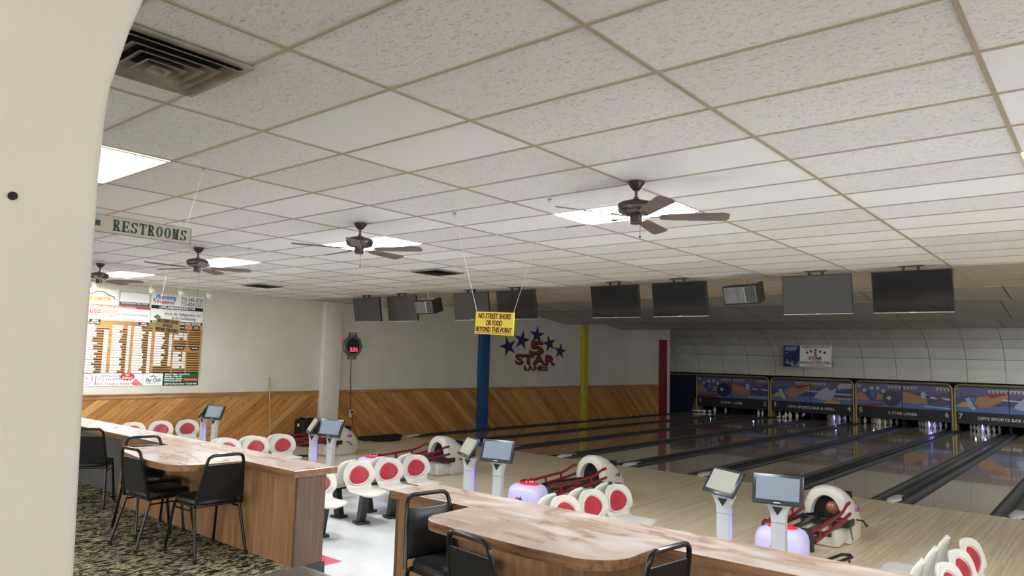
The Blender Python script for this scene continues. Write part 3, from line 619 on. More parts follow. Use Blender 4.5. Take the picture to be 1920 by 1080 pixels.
# ================================================================ SETTEE SEATS
SP=[(-.262,.790,.02),(-.260,.785,.075),(-.256,.772,.12),(-.25,.752,.155),(-.243,.725,.18),(-.232,.68,.205),(-.22,.63,.218),(-.208,.58,.218),(-.197,.535,.208),(-.185,.495,.192),(-.168,.462,.18),(-.135,.437,.176),(-.08,.425,.19),(0,.424,.212),(.09,.430,.222),(.17,.434,.220),(.22,.430,.205),(.252,.420,.175),(.27,.408,.13),(.277,.398,.06)]
SP=[(x,z,h*(1.07 if z>.5 else 1)) for x,z,h in SP]
def seat_at(z):
    for a,b in zip(SP,SP[1:]):
        if b[1]<=z<=a[1]: k=(z-b[1])/(a[1]-b[1]+1e-9); return b[0]+(a[0]-b[0])*k
    return SP[0][0]
def mk_seat():
    t=thing('lounge_seat','x','seat')
    mb=MB(); N=14; vs=[];fs=[]; W=N+1; K=len(SP)
    for i,(x,z,hw) in enumerate(SP):
        a=SP[max(i-1,0)]; b=SP[min(i+1,K-1)]; tx,tz=b[0]-a[0],b[1]-a[1]; l=math.hypot(tx,tz); nx,nz=-tz/l,tx/l   # normal to the sitter
        back=i<9
        for s_ in (1,-1):
            for k in range(W):
                u=-1+2*k/N; th=.019*(1-abs(u)**5)+.001; cv=(.045 if back else .012)*(u*u)*min(1,hw/.2)
                d=s_*th+cv+(.0 if back else 0); vs.append((x+nx*d,hw*u,z+nz*d))
    for i in range(K-1):
        for s_ in (0,1):
            for k in range(N): a=i*2*W+s_*W+k; fs.append((a,a+1,a+1+2*W,a+2*W))
        for k in (0,N): a=i*2*W+k; fs.append((a,a+W,a+3*W,a+2*W))
    for i in (0,K-1):
        for k in range(N): a=i*2*W+k; fs.append((a,a+1,a+1+W,a+W))
    mb.add(vs,fs); mb.build('shell',M['shell'],t,True,60)
    # red pad with a raised ring
    def surf(y,z,off):
        u=y/.215; x=seat_at(z); return (x+.019+.045*u*u+off,y,z-.22*0)
    cz=.615
    mb=MB(); rings=[(0,.010),(.35,.0095),(.7,.007),(.92,.003),(1.0,-.004)]; n=24; vs=[];fs=[]
    def oval(a): return (.148*math.cos(a)*(1-.10*math.sin(a)),.120*math.sin(a)+.012*math.cos(a))
    for r_,off in rings[1:]:
        for k in range(n): a=2*PI*k/n; y,z=oval(a); vs.append(surf(y*r_,cz+z*r_,off))
    for j in range(len(rings)-2):
        for k in range(n): fs.append((j*n+k,j*n+(k+1)%n,(j+1)*n+(k+1)%n,(j+1)*n+k))
    fs.append(tuple(range(n))); mb.add(vs,fs); mb.build('back_pad',M['pad'],t,True,60)
    mb=MB(); mb.tube([surf(oval(2*PI*k/28)[0]*1.06,cz+oval(2*PI*k/28)[1]*1.07,.003) for k in range(28)],.008,6,closed=True); mb.build('pad_ring',M['shell'],t)
    # ribs on the rear
    mb=MB()
    for y in (-.1,-.035,.035,.1): mb.tube([(seat_at(z)-.02+.045*(y/.2)**2,y,z) for z in (.70,.62,.54,.48,.44)]+[(-.11,y,.415)],[.004,.010,.012,.012,.010,.004],6)
    mb.build('rear_rib',M['shell'],t)
    mb=MB(); mb.prism([(-.115,.03),(-.02,.03),(.085,.41),(-.035,.41)],-.045,.045,'y'); mb.build('post',M['blk'],t,False)
    mb=MB(); mb.rbox(-.155,.03,-.085,.085,0,.032,.008); mb.build('base_plate',M['blk'],t)
    mb=MB(); mb.box(-.11,.13,-.07,.07,.385,.405); mb.build('bracket',M['blk'],t,False)
    return t
s0=mk_seat(); first=True
rows=[(-14.66,6.22,'in the row nearest the left wall',-1,.54),(-11.18,6.27,'in the second row from the left wall',0,.52),(-7.80,6.32,'in the row seen between the counters',1,.52),(-4.44,6.41,'in the row behind the nearest table',2,.535),(-.88,6.41,'in the row at the lower right corner',3,.54)]
OR=['nearest','second','third','farthest']
for X,Y,lab,ri,SPC in rows:
    for q in range(4):
        y=Y+(q-1)*SPC if q else Y-.80
        for side in (0,1):
            if side==0: loc=(X+(.04 if q else .26),y,L); rot=R(-12); w_='facing right'
            else: loc=(X-.58,y+.02,L); rot=R(180+(3 if ri==3 else 8)); w_='turned left'
            if ri!=1 and q==0 : continue
            if ri==-1 and side==1: continue
            if q==0 and side==1: continue
            lb='%s white seat %s %s'%(OR[q],w_,lab)
            gp='bowlers seats in back-to-back rows'
            if first: s0.location=loc; s0.rotation_euler=(0,0,rot); s0['label']=lb; s0['group']=gp; first=False
            else: dup(s0,loc,(0,0,rot),lb,gp)
# ================================================================ CONSOLES
def mk_console(scr,strip):
    t=thing('scoring_console','x','scoring console')
    mb=MB()
    for z0,z1,w0,w1,d in ((0,.02,.11,.11,.09),(.02,.80,.068,.068,.045),): 
        pass
    mb.prism([(-.068,0.0),(.068,0.0),(.068,.80),(.075,.86),(.098,.92),(.125,.955),(-.125,.955),(-.098,.92),(-.075,.86),(-.068,.80)],-.04,.035,'y'); o=mb.build('post',M['silver'],t,False)
    bv=o.modifiers.new('bevel','BEVEL'); bv.width=.012; bv.segments=3; bv.limit_method='ANGLE'; bv.angle_limit=R(50)
    mb=MB(); mb.box(-.07,.07,-.042,-.0395,.778,.782); mb.build('seam',M['grey'],o,False)
    mb=MB(); mb.prism([(-.052,.925),(.052,.925),(0,.848)],-.0425,-.038,'y'); mb.build('triangle_recess_shade',M['blk'],o,False)  # shade of the triangular recess, painted as a flat black plate
    mb=MB(); mb.rbox(-.11,.11,-.10,.10,0,.012,.004); mb.build('base_plate',M['silver'],t)
    mb=MB(); mb.lathe([(.03,0),(.03,.06),(.055,.07),(.055,.075)],14,0,Matrix.Translation((0,-.0,.93))); mb.rbox(-.06,.06,.0,.05,.96,1.12,.01); mb.build('neck',M['blk'],t)
    if strip:
        mb=MB(); mb.rbox(.066,.073,-.025,.022,.03,.83,.002); mb.build('light_strip',M['led'],t)
    return t
def mk_screen(parent,scr,yaw,tilt,w_=.46,h_=.285):
    m=Matrix.Translation((0,-.03,1.085))@Matrix.Rotation(yaw,4,'Z')@Matrix.Rotation(-tilt,4,'X')
    mb=MB(); mb.rbox(-w_/2,w_/2,-.012,.022,-h_/2,h_/2,.010); mb.rbox(-.12,.12,.02,.045,-.09,.09,.01); mon=mb.build('monitor',M['bezel'],parent); mon.matrix_local=m
    mb=MB(); mb.box(-w_/2+.036,w_/2-.036,-.0135,-.012,-h_/2+.042,h_/2-.03); mb.build('screen',scr,mon,False)
    mb=MB(); mb.box(-.03,.03,-.0135,-.012,-h_/2+.014,-h_/2+.020); mb.build('maker_mark',M['letter'],mon,False)
    return mon
prR=mk_console(M['scr'],False); mk_screen(prR,M['scr'],R(12),R(20))
prL=mk_console(M['scr2'],True); mk_screen(prL,M['scr2'],R(-28),R(32))
names={0:'lanes 1 and 2',2:'lanes 3 and 4',4:'lanes 5 and 6',6:'lanes 7 and 8'}
CON={6:(-2.50,-3.05),4:(-6.0,-6.52),2:(-9.45,-9.95),0:(-13.05,-13.52)}
cf=True
for n,(xr_,xl_) in CON.items():
    for p,x,yy,d in ((prR,xr_,7.0,'with pale blue screen'),(prL,xl_,7.02,'with violet strip and turned screen')):
        lb='silver scoring console %s, %s pair from the left'%(d,ORD[n//2])
        if cf: p.location=(x,yy,L); p['label']=lb; p['group']='scoring consoles'
        else: dup(p,(x,yy,L),(0,0,0),lb,'scoring consoles')
    cf=False
# ================================================================ BALL RETURNS
def mk_return():
    t=thing('ball_return','x','ball return')    # local: y=0 at the front of the pod, towards the pins +y
    # hood: arch shell, opening to -y
    def archpt(a,rx,rz,zc): return (rx*math.cos(a),zc+rz*math.sin(a))
    mb=MB(); n=18; secs=[(1.78,.25,.325,.35),(1.80,.27,.355,.35),(1.86,.285,.375,.35),(1.98,.285,.375,.34),(2.12,.28,.35,.32),(2.27,.27,.29,.30),(2.39,.255,.21,.28),(2.46,.235,.13,.26)]
    vs=[];fs=[]
    for (y,rx,rz,zc) in secs:
        zb_=.33 if y<1.95 else .05
        row=[(rx*.98,y,zb_)]+[(rx*max(-1,min(1,1.0*math.copysign(abs(math.cos(PI*i/n))**.8,math.cos(PI*i/n)))),y,zc+rz*math.sin(PI*i/n)**.9) for i in range(n+1)]+[(-rx*.98,y,zb_)]
        vs+=row
    W=n+3
    for j in range(len(secs)-1):
        for i in range(W-1): a=j*W+i; fs.append((a,a+1,a+1+W,a+W))
    fs.append(tuple(range((len(secs)-1)*W,len(secs)*W)))
    # front annulus
    ro=list(range(1,n+2)); base=len(vs)
    inner=[(.185*math.cos(PI*i/n),1.785,.36+.25*math.sin(PI*i/n)) for i in range(n+1)]
    inner2=[(.17*math.cos(PI*i/n),1.87,.36+.235*math.sin(PI*i/n)) for i in range(n+1)]
    vs+=inner+inner2
    for i in range(n): fs.append((ro[i],ro[i+1],base+i+1,base+i)); fs.append((base+i,base+i+1,base+n+1+i+1,base+n+1+i))
    mb.add(vs,fs); mb.build('hood',M['hood'],t,True,50)
    mb=MB(); mb.rbox(-.265,.265,1.95,2.42,0,.30,.03); mb.rbox(-.17,-.285,1.6,1.9,.0,.2,.03) if 0 else None; mb.rbox(-.20,.20,1.62,2.0,.0,.24,.05); mb.build('base_body',M['hood'],t)
    mb=MB(); mb.box(-.19,.19,1.88,2.3,.28,.62); mb.build('throat',M['pit'],t,False)
    mb=MB(); mb.rbox(-.30,.30,1.72,2.0,.24,.335,.02); mb.build('lift_tray',M['rack'],t)
    # pod
    mb=MB(); n=24; rings=[]
    for z,k in ((.12,.80),(.15,.93),(.22,1.0),(.33,1.0),(.385,.95),(.43,.84),(.455,.66)):
        rings.append([((abs(math.cos(2*PI*i/n))**.55)*math.copysign(1,math.cos(2*PI*i/n))*.275*k,.21+(abs(math.sin(2*PI*i/n))**.6)*math.copysign(1,math.sin(2*PI*i/n))*.215*k,z) for i in range(n)])
    vs=[p for r_ in rings for p in r_]; fs=[]
    for j in range(len(rings)-1):
        for i in range(n): fs.append((j*n+i,j*n+(i+1)%n,(j+1)*n+(i+1)%n,(j+1)*n+i))
    fs+= [tuple(range(n))[::-1],tuple(range((len(rings)-1)*n,len(rings)*n))]
    mb.add(vs,fs); pod=mb.build('pod',M['glow'],t,True,60)
    mb=MB(); mb.lathe([(.0,.485),(.07,.482),(.15,.468),(.175,.45),(.175,.445)],20,0,Matrix.Translation((0,.23,0))@Matrix.Diagonal((1,.75,1,1))); mb.build('top_cap',M['redtop'],pod)
    mb=MB()
    for x,y in ((-.03,.2),(.0,.24),(.05,.21),(.03,.27)): mb.sphere((x,y,.486),.012,8)
    mb.build('button',M['letter'],pod)
    mb=MB(); mb.rbox(-.10,.10,.08,.34,0,.16,.02); mb.build('pod_stand',M['rack'],t)
    mb=MB(); mb.prism(star_pts(.03,.27,.042,10),-.014,-.006,'y'); mb.build('star_mark',mat('mark_blue',(.03,.06,.5),.4),pod,False)
    mb=MB(); mb.prism([(-.06,.27),(-.04,.295),(0,.292),(.0,.265)],-.013,-.005,'y'); mb.build('flag_mark',mat('mark_pink',(.7,.06,.2),.4),pod,False)
    # rack bed
    mb=MB()
    for x in (-.27,-.09,.09,.27): mb.rbox(x-.035 if abs(x)<.2 else x-.02,x+.035 if abs(x)<.2 else x+.02,.38,1.78,.31,.35,.012)
    mb.rbox(-.29,.29,.36,.42,.2,.42,.01); mb.rbox(-.29,.29,1.0,1.04,.26,.31,.005); mb.build('rack_bed',M['rack'],t)
    for sx in (-1,1):
        mb=MB(); xx=sx*.285
        mb.tube([(xx,.38,.43),(xx,.46,.445),(xx,.55,.42),(xx,.66,.425),(xx,1.42,.465),(xx,1.56,.49),(xx,1.70,.54),(xx,1.82,.55)],.017,8,flat=1.3)
        mb.tube([(xx,.44,.30),(xx,.6,.31),(xx,1.5,.375),(xx,1.84,.41)],.017,8,flat=1.3)
        for y in (.62,1.0,1.4): mb.box(xx-.006,xx+.006,y-.02,y+.02,.31,.46)
        mb.build('red_rail',M['rail'],t)
        mb=MB(); mb.prism(star_pts(2.22,.42,.045,10),sx*.281,sx*.288,'x'); mb.build('star_mark',mat('mark_blue',(.03,.06,.5),.4),t,False)
        mb=MB(); mb.prism([(2.11,.40),(2.13,.44),(2.19,.44),(2.20,.40)],sx*.281,sx*.287,'x'); mb.build('flag_mark',mat('mark_pink',(.7,.06,.2),.4),t,False)
    # foot bar loop and side lever
    mb=MB(); mb.tube([(.10,.25,.05),(.35,.55,.09),(.42,.95,.10),(.5,1.0,.10),(.54,.92,.10),(.47,.55,.09),(.30,.20,.05)],.018,8,closed=True); mb.tube([(.5,.97,.1),(.5,.97,0)],.012,6); mb.build('foot_bar',M['rack'],t)
    mb=MB(); mb.tube([(.29,2.1,.30),(.36,2.14,.29),(.40,2.18,.22)],[.01,.014,.02],8); mb.build('side_lever',M['rack'],t)
    return t
br=mk_return()
for i,n in enumerate((0,2,4,6)):
    loc=(DX(n)+(.10 if n==6 else -.03),8.12,L); lb='white ball return with red rails and glowing pod, %s from the left'%ORD[n//2]
    if i==0: br.location=loc; br['label']=lb; br['group']='ball returns on the approach'
    else: dup(br,loc,(0,0,0),lb,'ball returns on the approach')
    point('pod_glow_lamp',(loc[0],8.3,L+.06),1.6,(.42,.35,1),.05)
BC=[mat('ball_amber',(.35,.12,.07),.12,coat=.5),mat('ball_dark',(.02,.02,.03),.08,coat=.5)]
for i,(n,dx,dy,z,mi,lb) in enumerate(((6,.06,1.95,.45,0,'brown bowling ball in the throat of the nearest ball return'),)):
    tag(MB().sphere((DX(n)+(.10 if n==6 else .02)+dx,8.12+dy,L+z),.108,24).build('bowling_ball',BC[mi]),lb,'bowling ball')
# ================================================================ CEILING: lights, fans, vents, TVs, speakers
def mk_light(warm=False):
    t=thing('ceiling_light','x','ceiling light')
    mb=MB(); a,b=TX/2-.012,TY/2-.012
    mb.box(-a,a,-b,b,-.004,.0); mb.build('diffuser',M['diffw'] if warm else M['diff'],t,False)
    mb=MB()
    for x0,x1,y0,y1 in ((-a,a,-b,-b+.014),(-a,a,b-.014,b),(-a,-a+.014,-b+.014,b-.014),(a-.014,a,-b+.014,b-.014)): mb.box(x0,x1,y0,y1,-.010,.0)
    mb.build('frame',M['lframe'],t,False); return t
lt=mk_light()
cells=[(-1,6,'behind the nearest ceiling fan'),(-4,6,'behind the second ceiling fan'),(-7,6,'behind the third ceiling fan'),(-10,6,'behind the farthest ceiling fan'),(2,6,'beyond the right edge'),(5,6,'far beyond the right edge')]
for i,(a,b,d) in enumerate(cells):
    loc=(GX+(a+.5)*TX,GY+(b+.5)*TY,CZ-.005); lb='bright flush rectangular ceiling light '+d
    if i==0: lt.location=loc; lt['label']=lb; lt['group']='fluorescent ceiling lights'
    else: dup(lt,loc,(0,0,0),lb,'fluorescent ceiling lights')
lw_=mk_light(True); lw_.location=(GX-2.5*TX,GY+.5*TY,CZ-.005); lw_['label']='warm flush ceiling light above the RESTROOMS sign'; lw_['group']='fluorescent ceiling lights'
dup(lw_,(GX+3.5*TX,GY-3.5*TY,CZ-.005),(0,0,0),'warm flush ceiling light above the concourse behind the camera'); dup(lw_,(GX-8.5*TX,GY-1.5*TY,CZ-.005),(0,0,0),'warm flush ceiling light over the far concourse')
def mk_fan():
    t=thing('ceiling_fan','x','ceiling fan')
    MB().lathe([(0,0),(.062,0),(.066,-.008),(.058,-.02),(.045,-.04),(.032,-.055),(.022,-.062),(0,-.062)],24).build('canopy',M['bronze'],t)
    MB().lathe([(.011,-.055),(.011,-.11),(.02,-.113),(.02,-.13),(.013,-.133),(.013,-.15)],14).build('downrod',M['bronze'],t)
    MB().lathe([(0,-.125),(.03,-.128),(.07,-.14),(.115,-.152),(.13,-.162),(.134,-.18),(.134,-.20),(.125,-.222),(.10,-.235),(.05,-.242),(0,-.244)],32).build('motor',M['bronze'],t)
    MB().lathe([(.042,-.238),(.046,-.25),(.043,-.28),(.046,-.298),(.036,-.306),(0,-.308)],20).build('switch_housing',M['bronze'],t)
    for k in range(5):
        m=Matrix.Rotation(2*PI*k/5,4,'Z')
        mb=MB(); P=[(.17,.030),(.19,.042),(.28,.05),(.45,.058),(.60,.064),(.635,.055),(.65,.03)]
        pts=[(x,y) for x,y in P]+[(x,-y) for x,y in reversed(P)]
        mm=m@Matrix.Translation((0,0,-.258))@Matrix.Rotation(R(-13),4,'X')
        vs=[mm@Vector((x,y,z)) for z in (-.003,.003) for x,y in pts]; n=len(pts)
        mb.add(vs,[tuple(range(n))[::-1],tuple(range(n,2*n))]+[(i,(i+1)%n,n+(i+1)%n,n+i) for i in range(n)])
        bl=mb.build('blade',M['blade'],t,False)
        mb=MB(); mb.tube([m@Vector((.07,0,-.24)),m@Vector((.10,0,-.258)),m@Vector((.15,0,-.257)),m@Vector((.21,0,-.256))],[.008,.008,.012,.02],8,flat=.4); mb.build('blade_arm',M['bronze'],bl)
    return t
fan=mk_fan()
fans=[(-2.61,4.48,30,.10,'nearest ceiling fan, in front of the largest bright light panel'),(-5.72,4.45,28,.13,'second nearest bronze ceiling fan, with a short pull chain'),(-8.97,4.43,54,.38,'third nearest bronze ceiling fan, with a long pull chain'),(-12.15,4.45,50,.05,'farthest bronze ceiling fan, half hidden by the near wall')]
for i,(x,y,a,c,lb) in enumerate(fans):
    if i==0: f=fan; f.location=(x,y,CZ-.006); f.rotation_euler=(0,0,R(a)); f['label']=lb; f['group']='ceiling fans'
    else: f=dup(fan,(x,y,CZ-.006),(0,0,R(a)),lb,'ceiling fans')
    FANS=globals().setdefault('FANL',[]); FANS.append((f,c))
for f,c in FANL:
    mb=MB(); mb.tube([(.03,-.03,-.28),(.03,-.03,-.30-c)],.0018,5); mb.sphere((.03,-.03,-.305-c),.008,8); mb.build('pull_chain',M['bronze'],f)
def vent(x,y,s_,label,dim):
    t=thing('ceiling_vent',label,'ceiling vent',(x,y,CZ-.006),(0,0,0),'ceiling air vents')
    h=s_/2; mb=MB()
    for a,b,c,d in ((-h,h,-h,-h+.035),(-h,h,h-.035,h),(-h,-h+.035,-h+.035,h-.035),(h-.035,h,-h+.035,h-.035)): mb.box(a,b,c,d,-.014,0)
    mb.build('frame',M['ventm'],t,False)
    mb=MB(); mb.box(-h+.03,h-.03,-h+.03,h-.03,-.004,0); mb.build('duct_shade_plate',M['dark'],t,False)  # flat black plate painting in the darkness inside the duct
    for k,r_ in enumerate((.86,.66,.48,.30,.14)):
        q=h*r_; mb=MB(); q2=max(.004,q-(.052 if not dim else .045)); zt=-.005; zb=(-.030-.005*k if not dim else -.022)
        vs=[(-q,-q,zb),(q,-q,zb),(q,q,zb),(-q,q,zb),(-q2,-q2,zt),(q2,-q2,zt),(q2,q2,zt),(-q2,q2,zt)]
        vs+= [(a_,b_,c_+.003) for a_,b_,c_ in vs]
        fs=[]
        for i in range(4):
            j=(i+1)%4; fs+=[(i,j,4+j,4+i),(8+i,8+j,12+j,12+i),(i,j,8+j,8+i),(4+i,4+j,12+j,12+i)]
        mb.add(vs,fs); mb.build('louver',M['dark'] if dim else M['ventm'],t,False)  # far louvers coloured dark to paint in the shade between them
    return t
vent(-3.27,1.37,.60,'large nearby square ceiling vent with dusty louvers at the upper left',0)
vent(-7.98,7.72,.58,'square shade-darkened ceiling vent in front of the hanging screens',1)
vent(-12.9,7.72,.58,'square shade-darkened ceiling vent near the left wall',1)
# TVs
def mk_tv(m):
    t=thing('television','x','television')
    mb=MB(); mb.rbox(-.455,.455,-.022,.022,-.265,.265,.006); mb.rbox(-.28,.28,.02,.05,-.2,.15,.012); mb.build('casing',M['bezel'],t)
    mb=MB(); mb.box(-.447,.447,-.0235,-.022,-.250,.257); mb.build('screen',m,t,False)
    mb=MB(); mb.box(-.455,.455,-.026,-.010,-.268,-.258); mb.build('bottom_trim',M['steel'],t,False)
    mb=MB(); mb.box(-.03,.03,-.0262,-.024,-.262,-.255); mb.build('maker_mark',M['letter'],t,False)
    mb=MB(); mb.box(-.10,-.07,.0,.03,.2,.32); mb.box(.07,.10,.0,.03,.2,.32); mb.box(-.14,.14,-.02,.05,.31,.325); mb.build('mount',M['blk'],t,False)
    return t
tvA=mk_tv(M['tv']); tvB=mk_tv(M['tvg'])
tvs=[(-12.62,1,'matte dark hanging television, farthest left of the row'),(-11.46,0,'glossy hanging television, second from the left'),(-9.48,1,'greenish grey television partly behind the yellow NO STREET SHOES sign'),(-8.36,0,'black television just right of the yellow sign string'),(-6.26,0,'hanging television, fifth from the left'),(-5.11,0,'hanging television, sixth from the left, left of the right speaker'),(-3.08,1,'grey matte television right of the right speaker'),(-1.93,0,'rightmost hanging television, with bright reflections')]
ua=ub=True
for x,k,lb in tvs:
    loc=(x,10.12,2.69); rot=(R(10),0,0); g_='hanging televisions'
    p=tvB if k else tvA
    if (k and ub) or (not k and ua):
        p.location=loc; p.rotation_euler=rot; p['label']=lb; p['group']=g_
        if k: ub=False
        else: ua=False
    else: dup(p,loc,rot,lb,g_)
def mk_speaker():
    t=thing('loudspeaker','x','speaker')
    mb=MB(); mb.prism([(-.29,-.16),(.29,-.16),(.16,.20),(-.16,.20)],-.14,.14,'z'); o=mb.build('cabinet',M['blk'],t,False)
    bv=o.modifiers.new('bevel','BEVEL'); bv.width=.008; bv.segments=2
    mb=MB(); mb.box(-.265,.265,-.165,-.158,-.115,.115); mb.build('grille',M['grille'],t,False)
    mb=MB(); mb.prism([(.09,-.095),(.25,-.11),(.25,.11),(.09,.095)],-.17,-.163,'y'); mb.build('horn',M['horn'],t,False)
    mb=MB(); mb.prism([(.075,-.115),(.095,-.115),(.095,.115),(.075,.115)],-.172,-.165,'y'); mb.build('bright_bar',M['steel'],t,False)
    mb=MB(); mb.box(-.20,.20,-.02,.02,.14,.16); mb.box(-.007,.007,-.007,.007,.15,.28); mb.build('bracket',M['steel'],t,False)
    return t
sp=mk_speaker(); sp.location=(-4.05,10.1,2.74); sp.rotation_euler=(R(13),0,R(-13)); sp['label']='black wedge loudspeaker between the sixth and seventh televisions'; sp['group']='ceiling loudspeakers'
dup(sp,(-10.62,10.1,2.72),(R(14),0,R(-4)),'black wedge loudspeaker right of the second television from the left','ceiling loudspeakers')
# ceiling hooks and signs on strings
def hook(x,y,label):
    mb=MB(); mb.box(-.02,.02,-.004,.004,-.012,0); mb.tube([(.011*math.cos(2*PI*k/10),0,-.022+.012*math.sin(2*PI*k/10)) for k in range(10)],.0025,5,closed=True)
    o=mb.build('ceiling_hook',M['steel']); o.location=(x,y,CZ-.006); tag(o,label,'hook')
def hang_sign(name,label,cat,loc,rot,w_,h_,face,items,lm,hooks,extra=None):
    t=thing(name,label,cat,loc,rot)
    mb=MB(); mb.box(-w_/2,w_/2,-h_/2,h_/2,-.003,.003); mb.build('panel',face,t,False)
    mb=text_mb(items); 
    if extra: extra(mb)
    for v in range(len(mb.v)): x,y,z=mb.v[v]; mb.v[v]=(x,y,z+.003)
    mb.build('lettering',lm,t,False)
    mw=Matrix.Translation(loc)@Euler(rot).to_matrix().to_4x4(); inv=mw.inverted()
    for sx,hk in zip((-1,1),hooks):
        if hk is None: continue
        a=Vector((sx*(w_/2-.012),h_/2-.008,.001)); mb=MB(); mb.tube([a,inv@Vector(hk)],.0016,5); mb.build('string',M['wire'],t)
    return t
TXT=[('NO STREET SHOES',0,.058,.062,dict(width=.365,shear=.2,bold=.020)),('OR FOOD',0,.0,.062,dict(width=.178,shear=.2,bold=.020)),('BEYOND THIS POINT',0,-.056,.060,dict(width=.405,shear=.2,bold=.020))]
def under(mb): mb.box(-.20,.20,-.086,-.082,.001,.003)
hang_sign('hanging_sign','bright yellow NO STREET SHOES sign hanging by two strings','sign',(-4.005,4.56,2.0),(R(90),R(2.6),0),.43,.19,M['signy'],TXT,M['maroon'],[(-4.52,4.56,CZ-.03),(-3.46,4.57,CZ-.03)],under)
hook(-4.52,4.56,'small ceiling hook holding the left string of the yellow sign'); hook(-3.46,4.57,'small ceiling hook holding the right string of the yellow sign')
hang_sign('hanging_sign','tan shaded NO STREET SHOES sign hanging before the score board','sign',(-9.95,4.56,2.02),(R(90),R(5),R(20)),.43,.19,M['signt'],TXT,M['ink'],[(-10.35,4.7,CZ-.03),(-9.5,4.4,CZ-.03)],under)  # the yellow sign's unlit look is put into the tan panel colour
def slab(mb):   # slab serifs added to the letters, and the arrow
    pass
def serif_word(word,x0,x1,h,mb):
    items=[]; n=len(word); 
    mb2=text_mb([(word,(x0+x1)/2,0,h/.73,dict(width=x1-x0,bold=.012,sp=1.12))]); mb.v+=mb2.v; 
    mb.f+=mb2.f; mb.mi+=mb2.mi
t=thing('restroom_sign','grey-beige RESTROOMS sign with a teal arrow, hanging from the ceiling at the left','sign',(-4.95,1.98,2.497),LW)
mb=MB(); mb.box(-.42,.40,-.055,.055,-.004,.004); mb.build('panel',M['beige'],t,False)
mb=MB(); mb.box(-.42,.40,.0545,.0565,-.005,.005); mb.box(-.42,.40,-.0565,-.0545,-.005,.005); mb.box(.399,.402,-.056,.056,-.005,.005); mb.build('edge_strip',M['teal'],t,False)
# slab-serif letters drawn stroke by stroke
def slab_letters(word,x0,x1,h,mb,zz=.0045,dz=.002):
    n=len(word); adv=(x1-x0)/n; w_=adv*.84; hh=h/2; st=w_*.29; sf=st*.40
    def B(a,b,c,d): mb.box(a,b,c,d,zz,zz+dz)
    def bowl(cx,cy,rx,ry,a0,a1,tx,ty):
        nn=12; o=[(cx+rx*math.cos(R(a0+(a1-a0)*i/nn)),cy+ry*math.sin(R(a0+(a1-a0)*i/nn))) for i in range(nn+1)]; i_=[(cx+(rx-tx)*math.cos(R(a0+(a1-a0)*i/nn)),cy+(ry-ty)*math.sin(R(a0+(a1-a0)*i/nn))) for i in range(nn+1)]
        for k in range(nn): mb.prism([o[k],o[k+1],i_[k+1],i_[k]],zz,zz+dz)
    for i,c in enumerate(word):
        l=x0+i*adv+(adv-w_)/2; r_=l+w_; m_=(l+r_)/2
        if c=='R':
            B(l+sf,l+sf+st,-hh,hh); B(l,l+st+2*sf,hh-sf,hh); B(l,l+st+2*sf,-hh,-hh+sf); B(l,m_,hh-sf,hh); B(l+sf,m_,-sf*.5,sf*.7)
            bowl(m_,hh/2,w_*.34,hh/2,-90,90,st*.9,sf); mb.prism([(m_-st*.4,0),(m_+st*.6,0),(r_-sf*.4,-hh),(r_-st-sf*.3,-hh)],zz,zz+dz); B(r_-st-sf,r_+sf*.3,-hh,-hh+sf)
        elif c=='E':
            B(l+sf,l+sf+st,-hh,hh); B(l,r_,hh-sf,hh); B(l,r_,-hh,-hh+sf); B(l+sf,r_-st*.9,-sf*.5,sf*.5); B(r_-sf,r_,hh-st*1.4,hh); B(r_-sf,r_,-hh,-hh+st*1.5); B(r_-st*1.2,r_-st*.7,-st*.7,st*.7)
        elif c=='S':
            bowl(m_,hh*.48,w_*.42,hh*.52,20,260,st*.95,sf); bowl(m_,-hh*.48,w_*.44,hh*.52,-160,80,st*.95,sf); mb.prism([(m_-w_*.36,hh*.30),(m_-w_*.1,hh*.02+sf),(m_+w_*.38,-hh*.38),(m_+w_*.1,-hh*.02-sf*.6),(m_-w_*.3,hh*.16)],zz,zz+dz); B(r_-sf*1.6,r_-sf*.6,hh*.35,hh); B(l+sf*.5,l+sf*1.5,-hh,-hh*.35)
        elif c=='T':
            B(m_-st/2,m_+st/2,-hh,hh); B(l,r_,hh-sf,hh); B(l,l+sf,hh-st*1.6,hh); B(r_-sf,r_,hh-st*1.6,hh); B(m_-st,m_+st,-hh,-hh+sf)
        elif c=='O': bowl(m_,0,w_*.48,hh*1.02,0,360,st,sf)
        elif c=='M':
            B(l+sf,l+sf+st*.55,-hh,hh); B(r_-sf-st*.95,r_-sf,-hh,hh); mb.prism([(l+sf,hh),(l+sf+st,hh),(m_+st*.3,-hh*.9),(m_-st*.2,-hh)],zz,zz+dz); mb.prism([(r_-sf-st*.4,hh),(r_-sf,hh),(m_+st*.3,-hh*.9),(m_-st*.1,-hh)],zz,zz+dz)
            B(l-sf*.5,l+st+sf,-hh,-hh+sf); B(r_-st-sf*2,r_+sf*.5,-hh,-hh+sf); B(l-sf*.5,l+st,hh-sf,hh); B(r_-st,r_+sf*.5,hh-sf,hh)
mb=MB(); slab_letters('RESTROOMS',-.118,.375,.072,mb); mb.build('lettering',M['teal'],t,False)
mb=MB(); mb.prism([(-.34,0),(-.26,.035),(-.26,.018),(-.19,.018),(-.19,-.018),(-.26,-.018),(-.26,-.035)],.0045,.0065); mb.build('arrow',M['teal'],t,False)
for hx,lx in ((2.44,.36),(1.52,-.38)):
    mb=MB(); mb.tube([(lx,.052,0),(hx-1.98,CZ-.03-2.497,0)],.0016,5); mb.build('string',M['wire'],t)
hook(-4.95,2.44,'ceiling hook above the right end of the RESTROOMS sign'); hook(-4.95,1.52,'ceiling hook above the hidden end of the RESTROOMS sign')
hook(-8.3,4.75,'tiny ceiling hook beside the third ceiling fan')
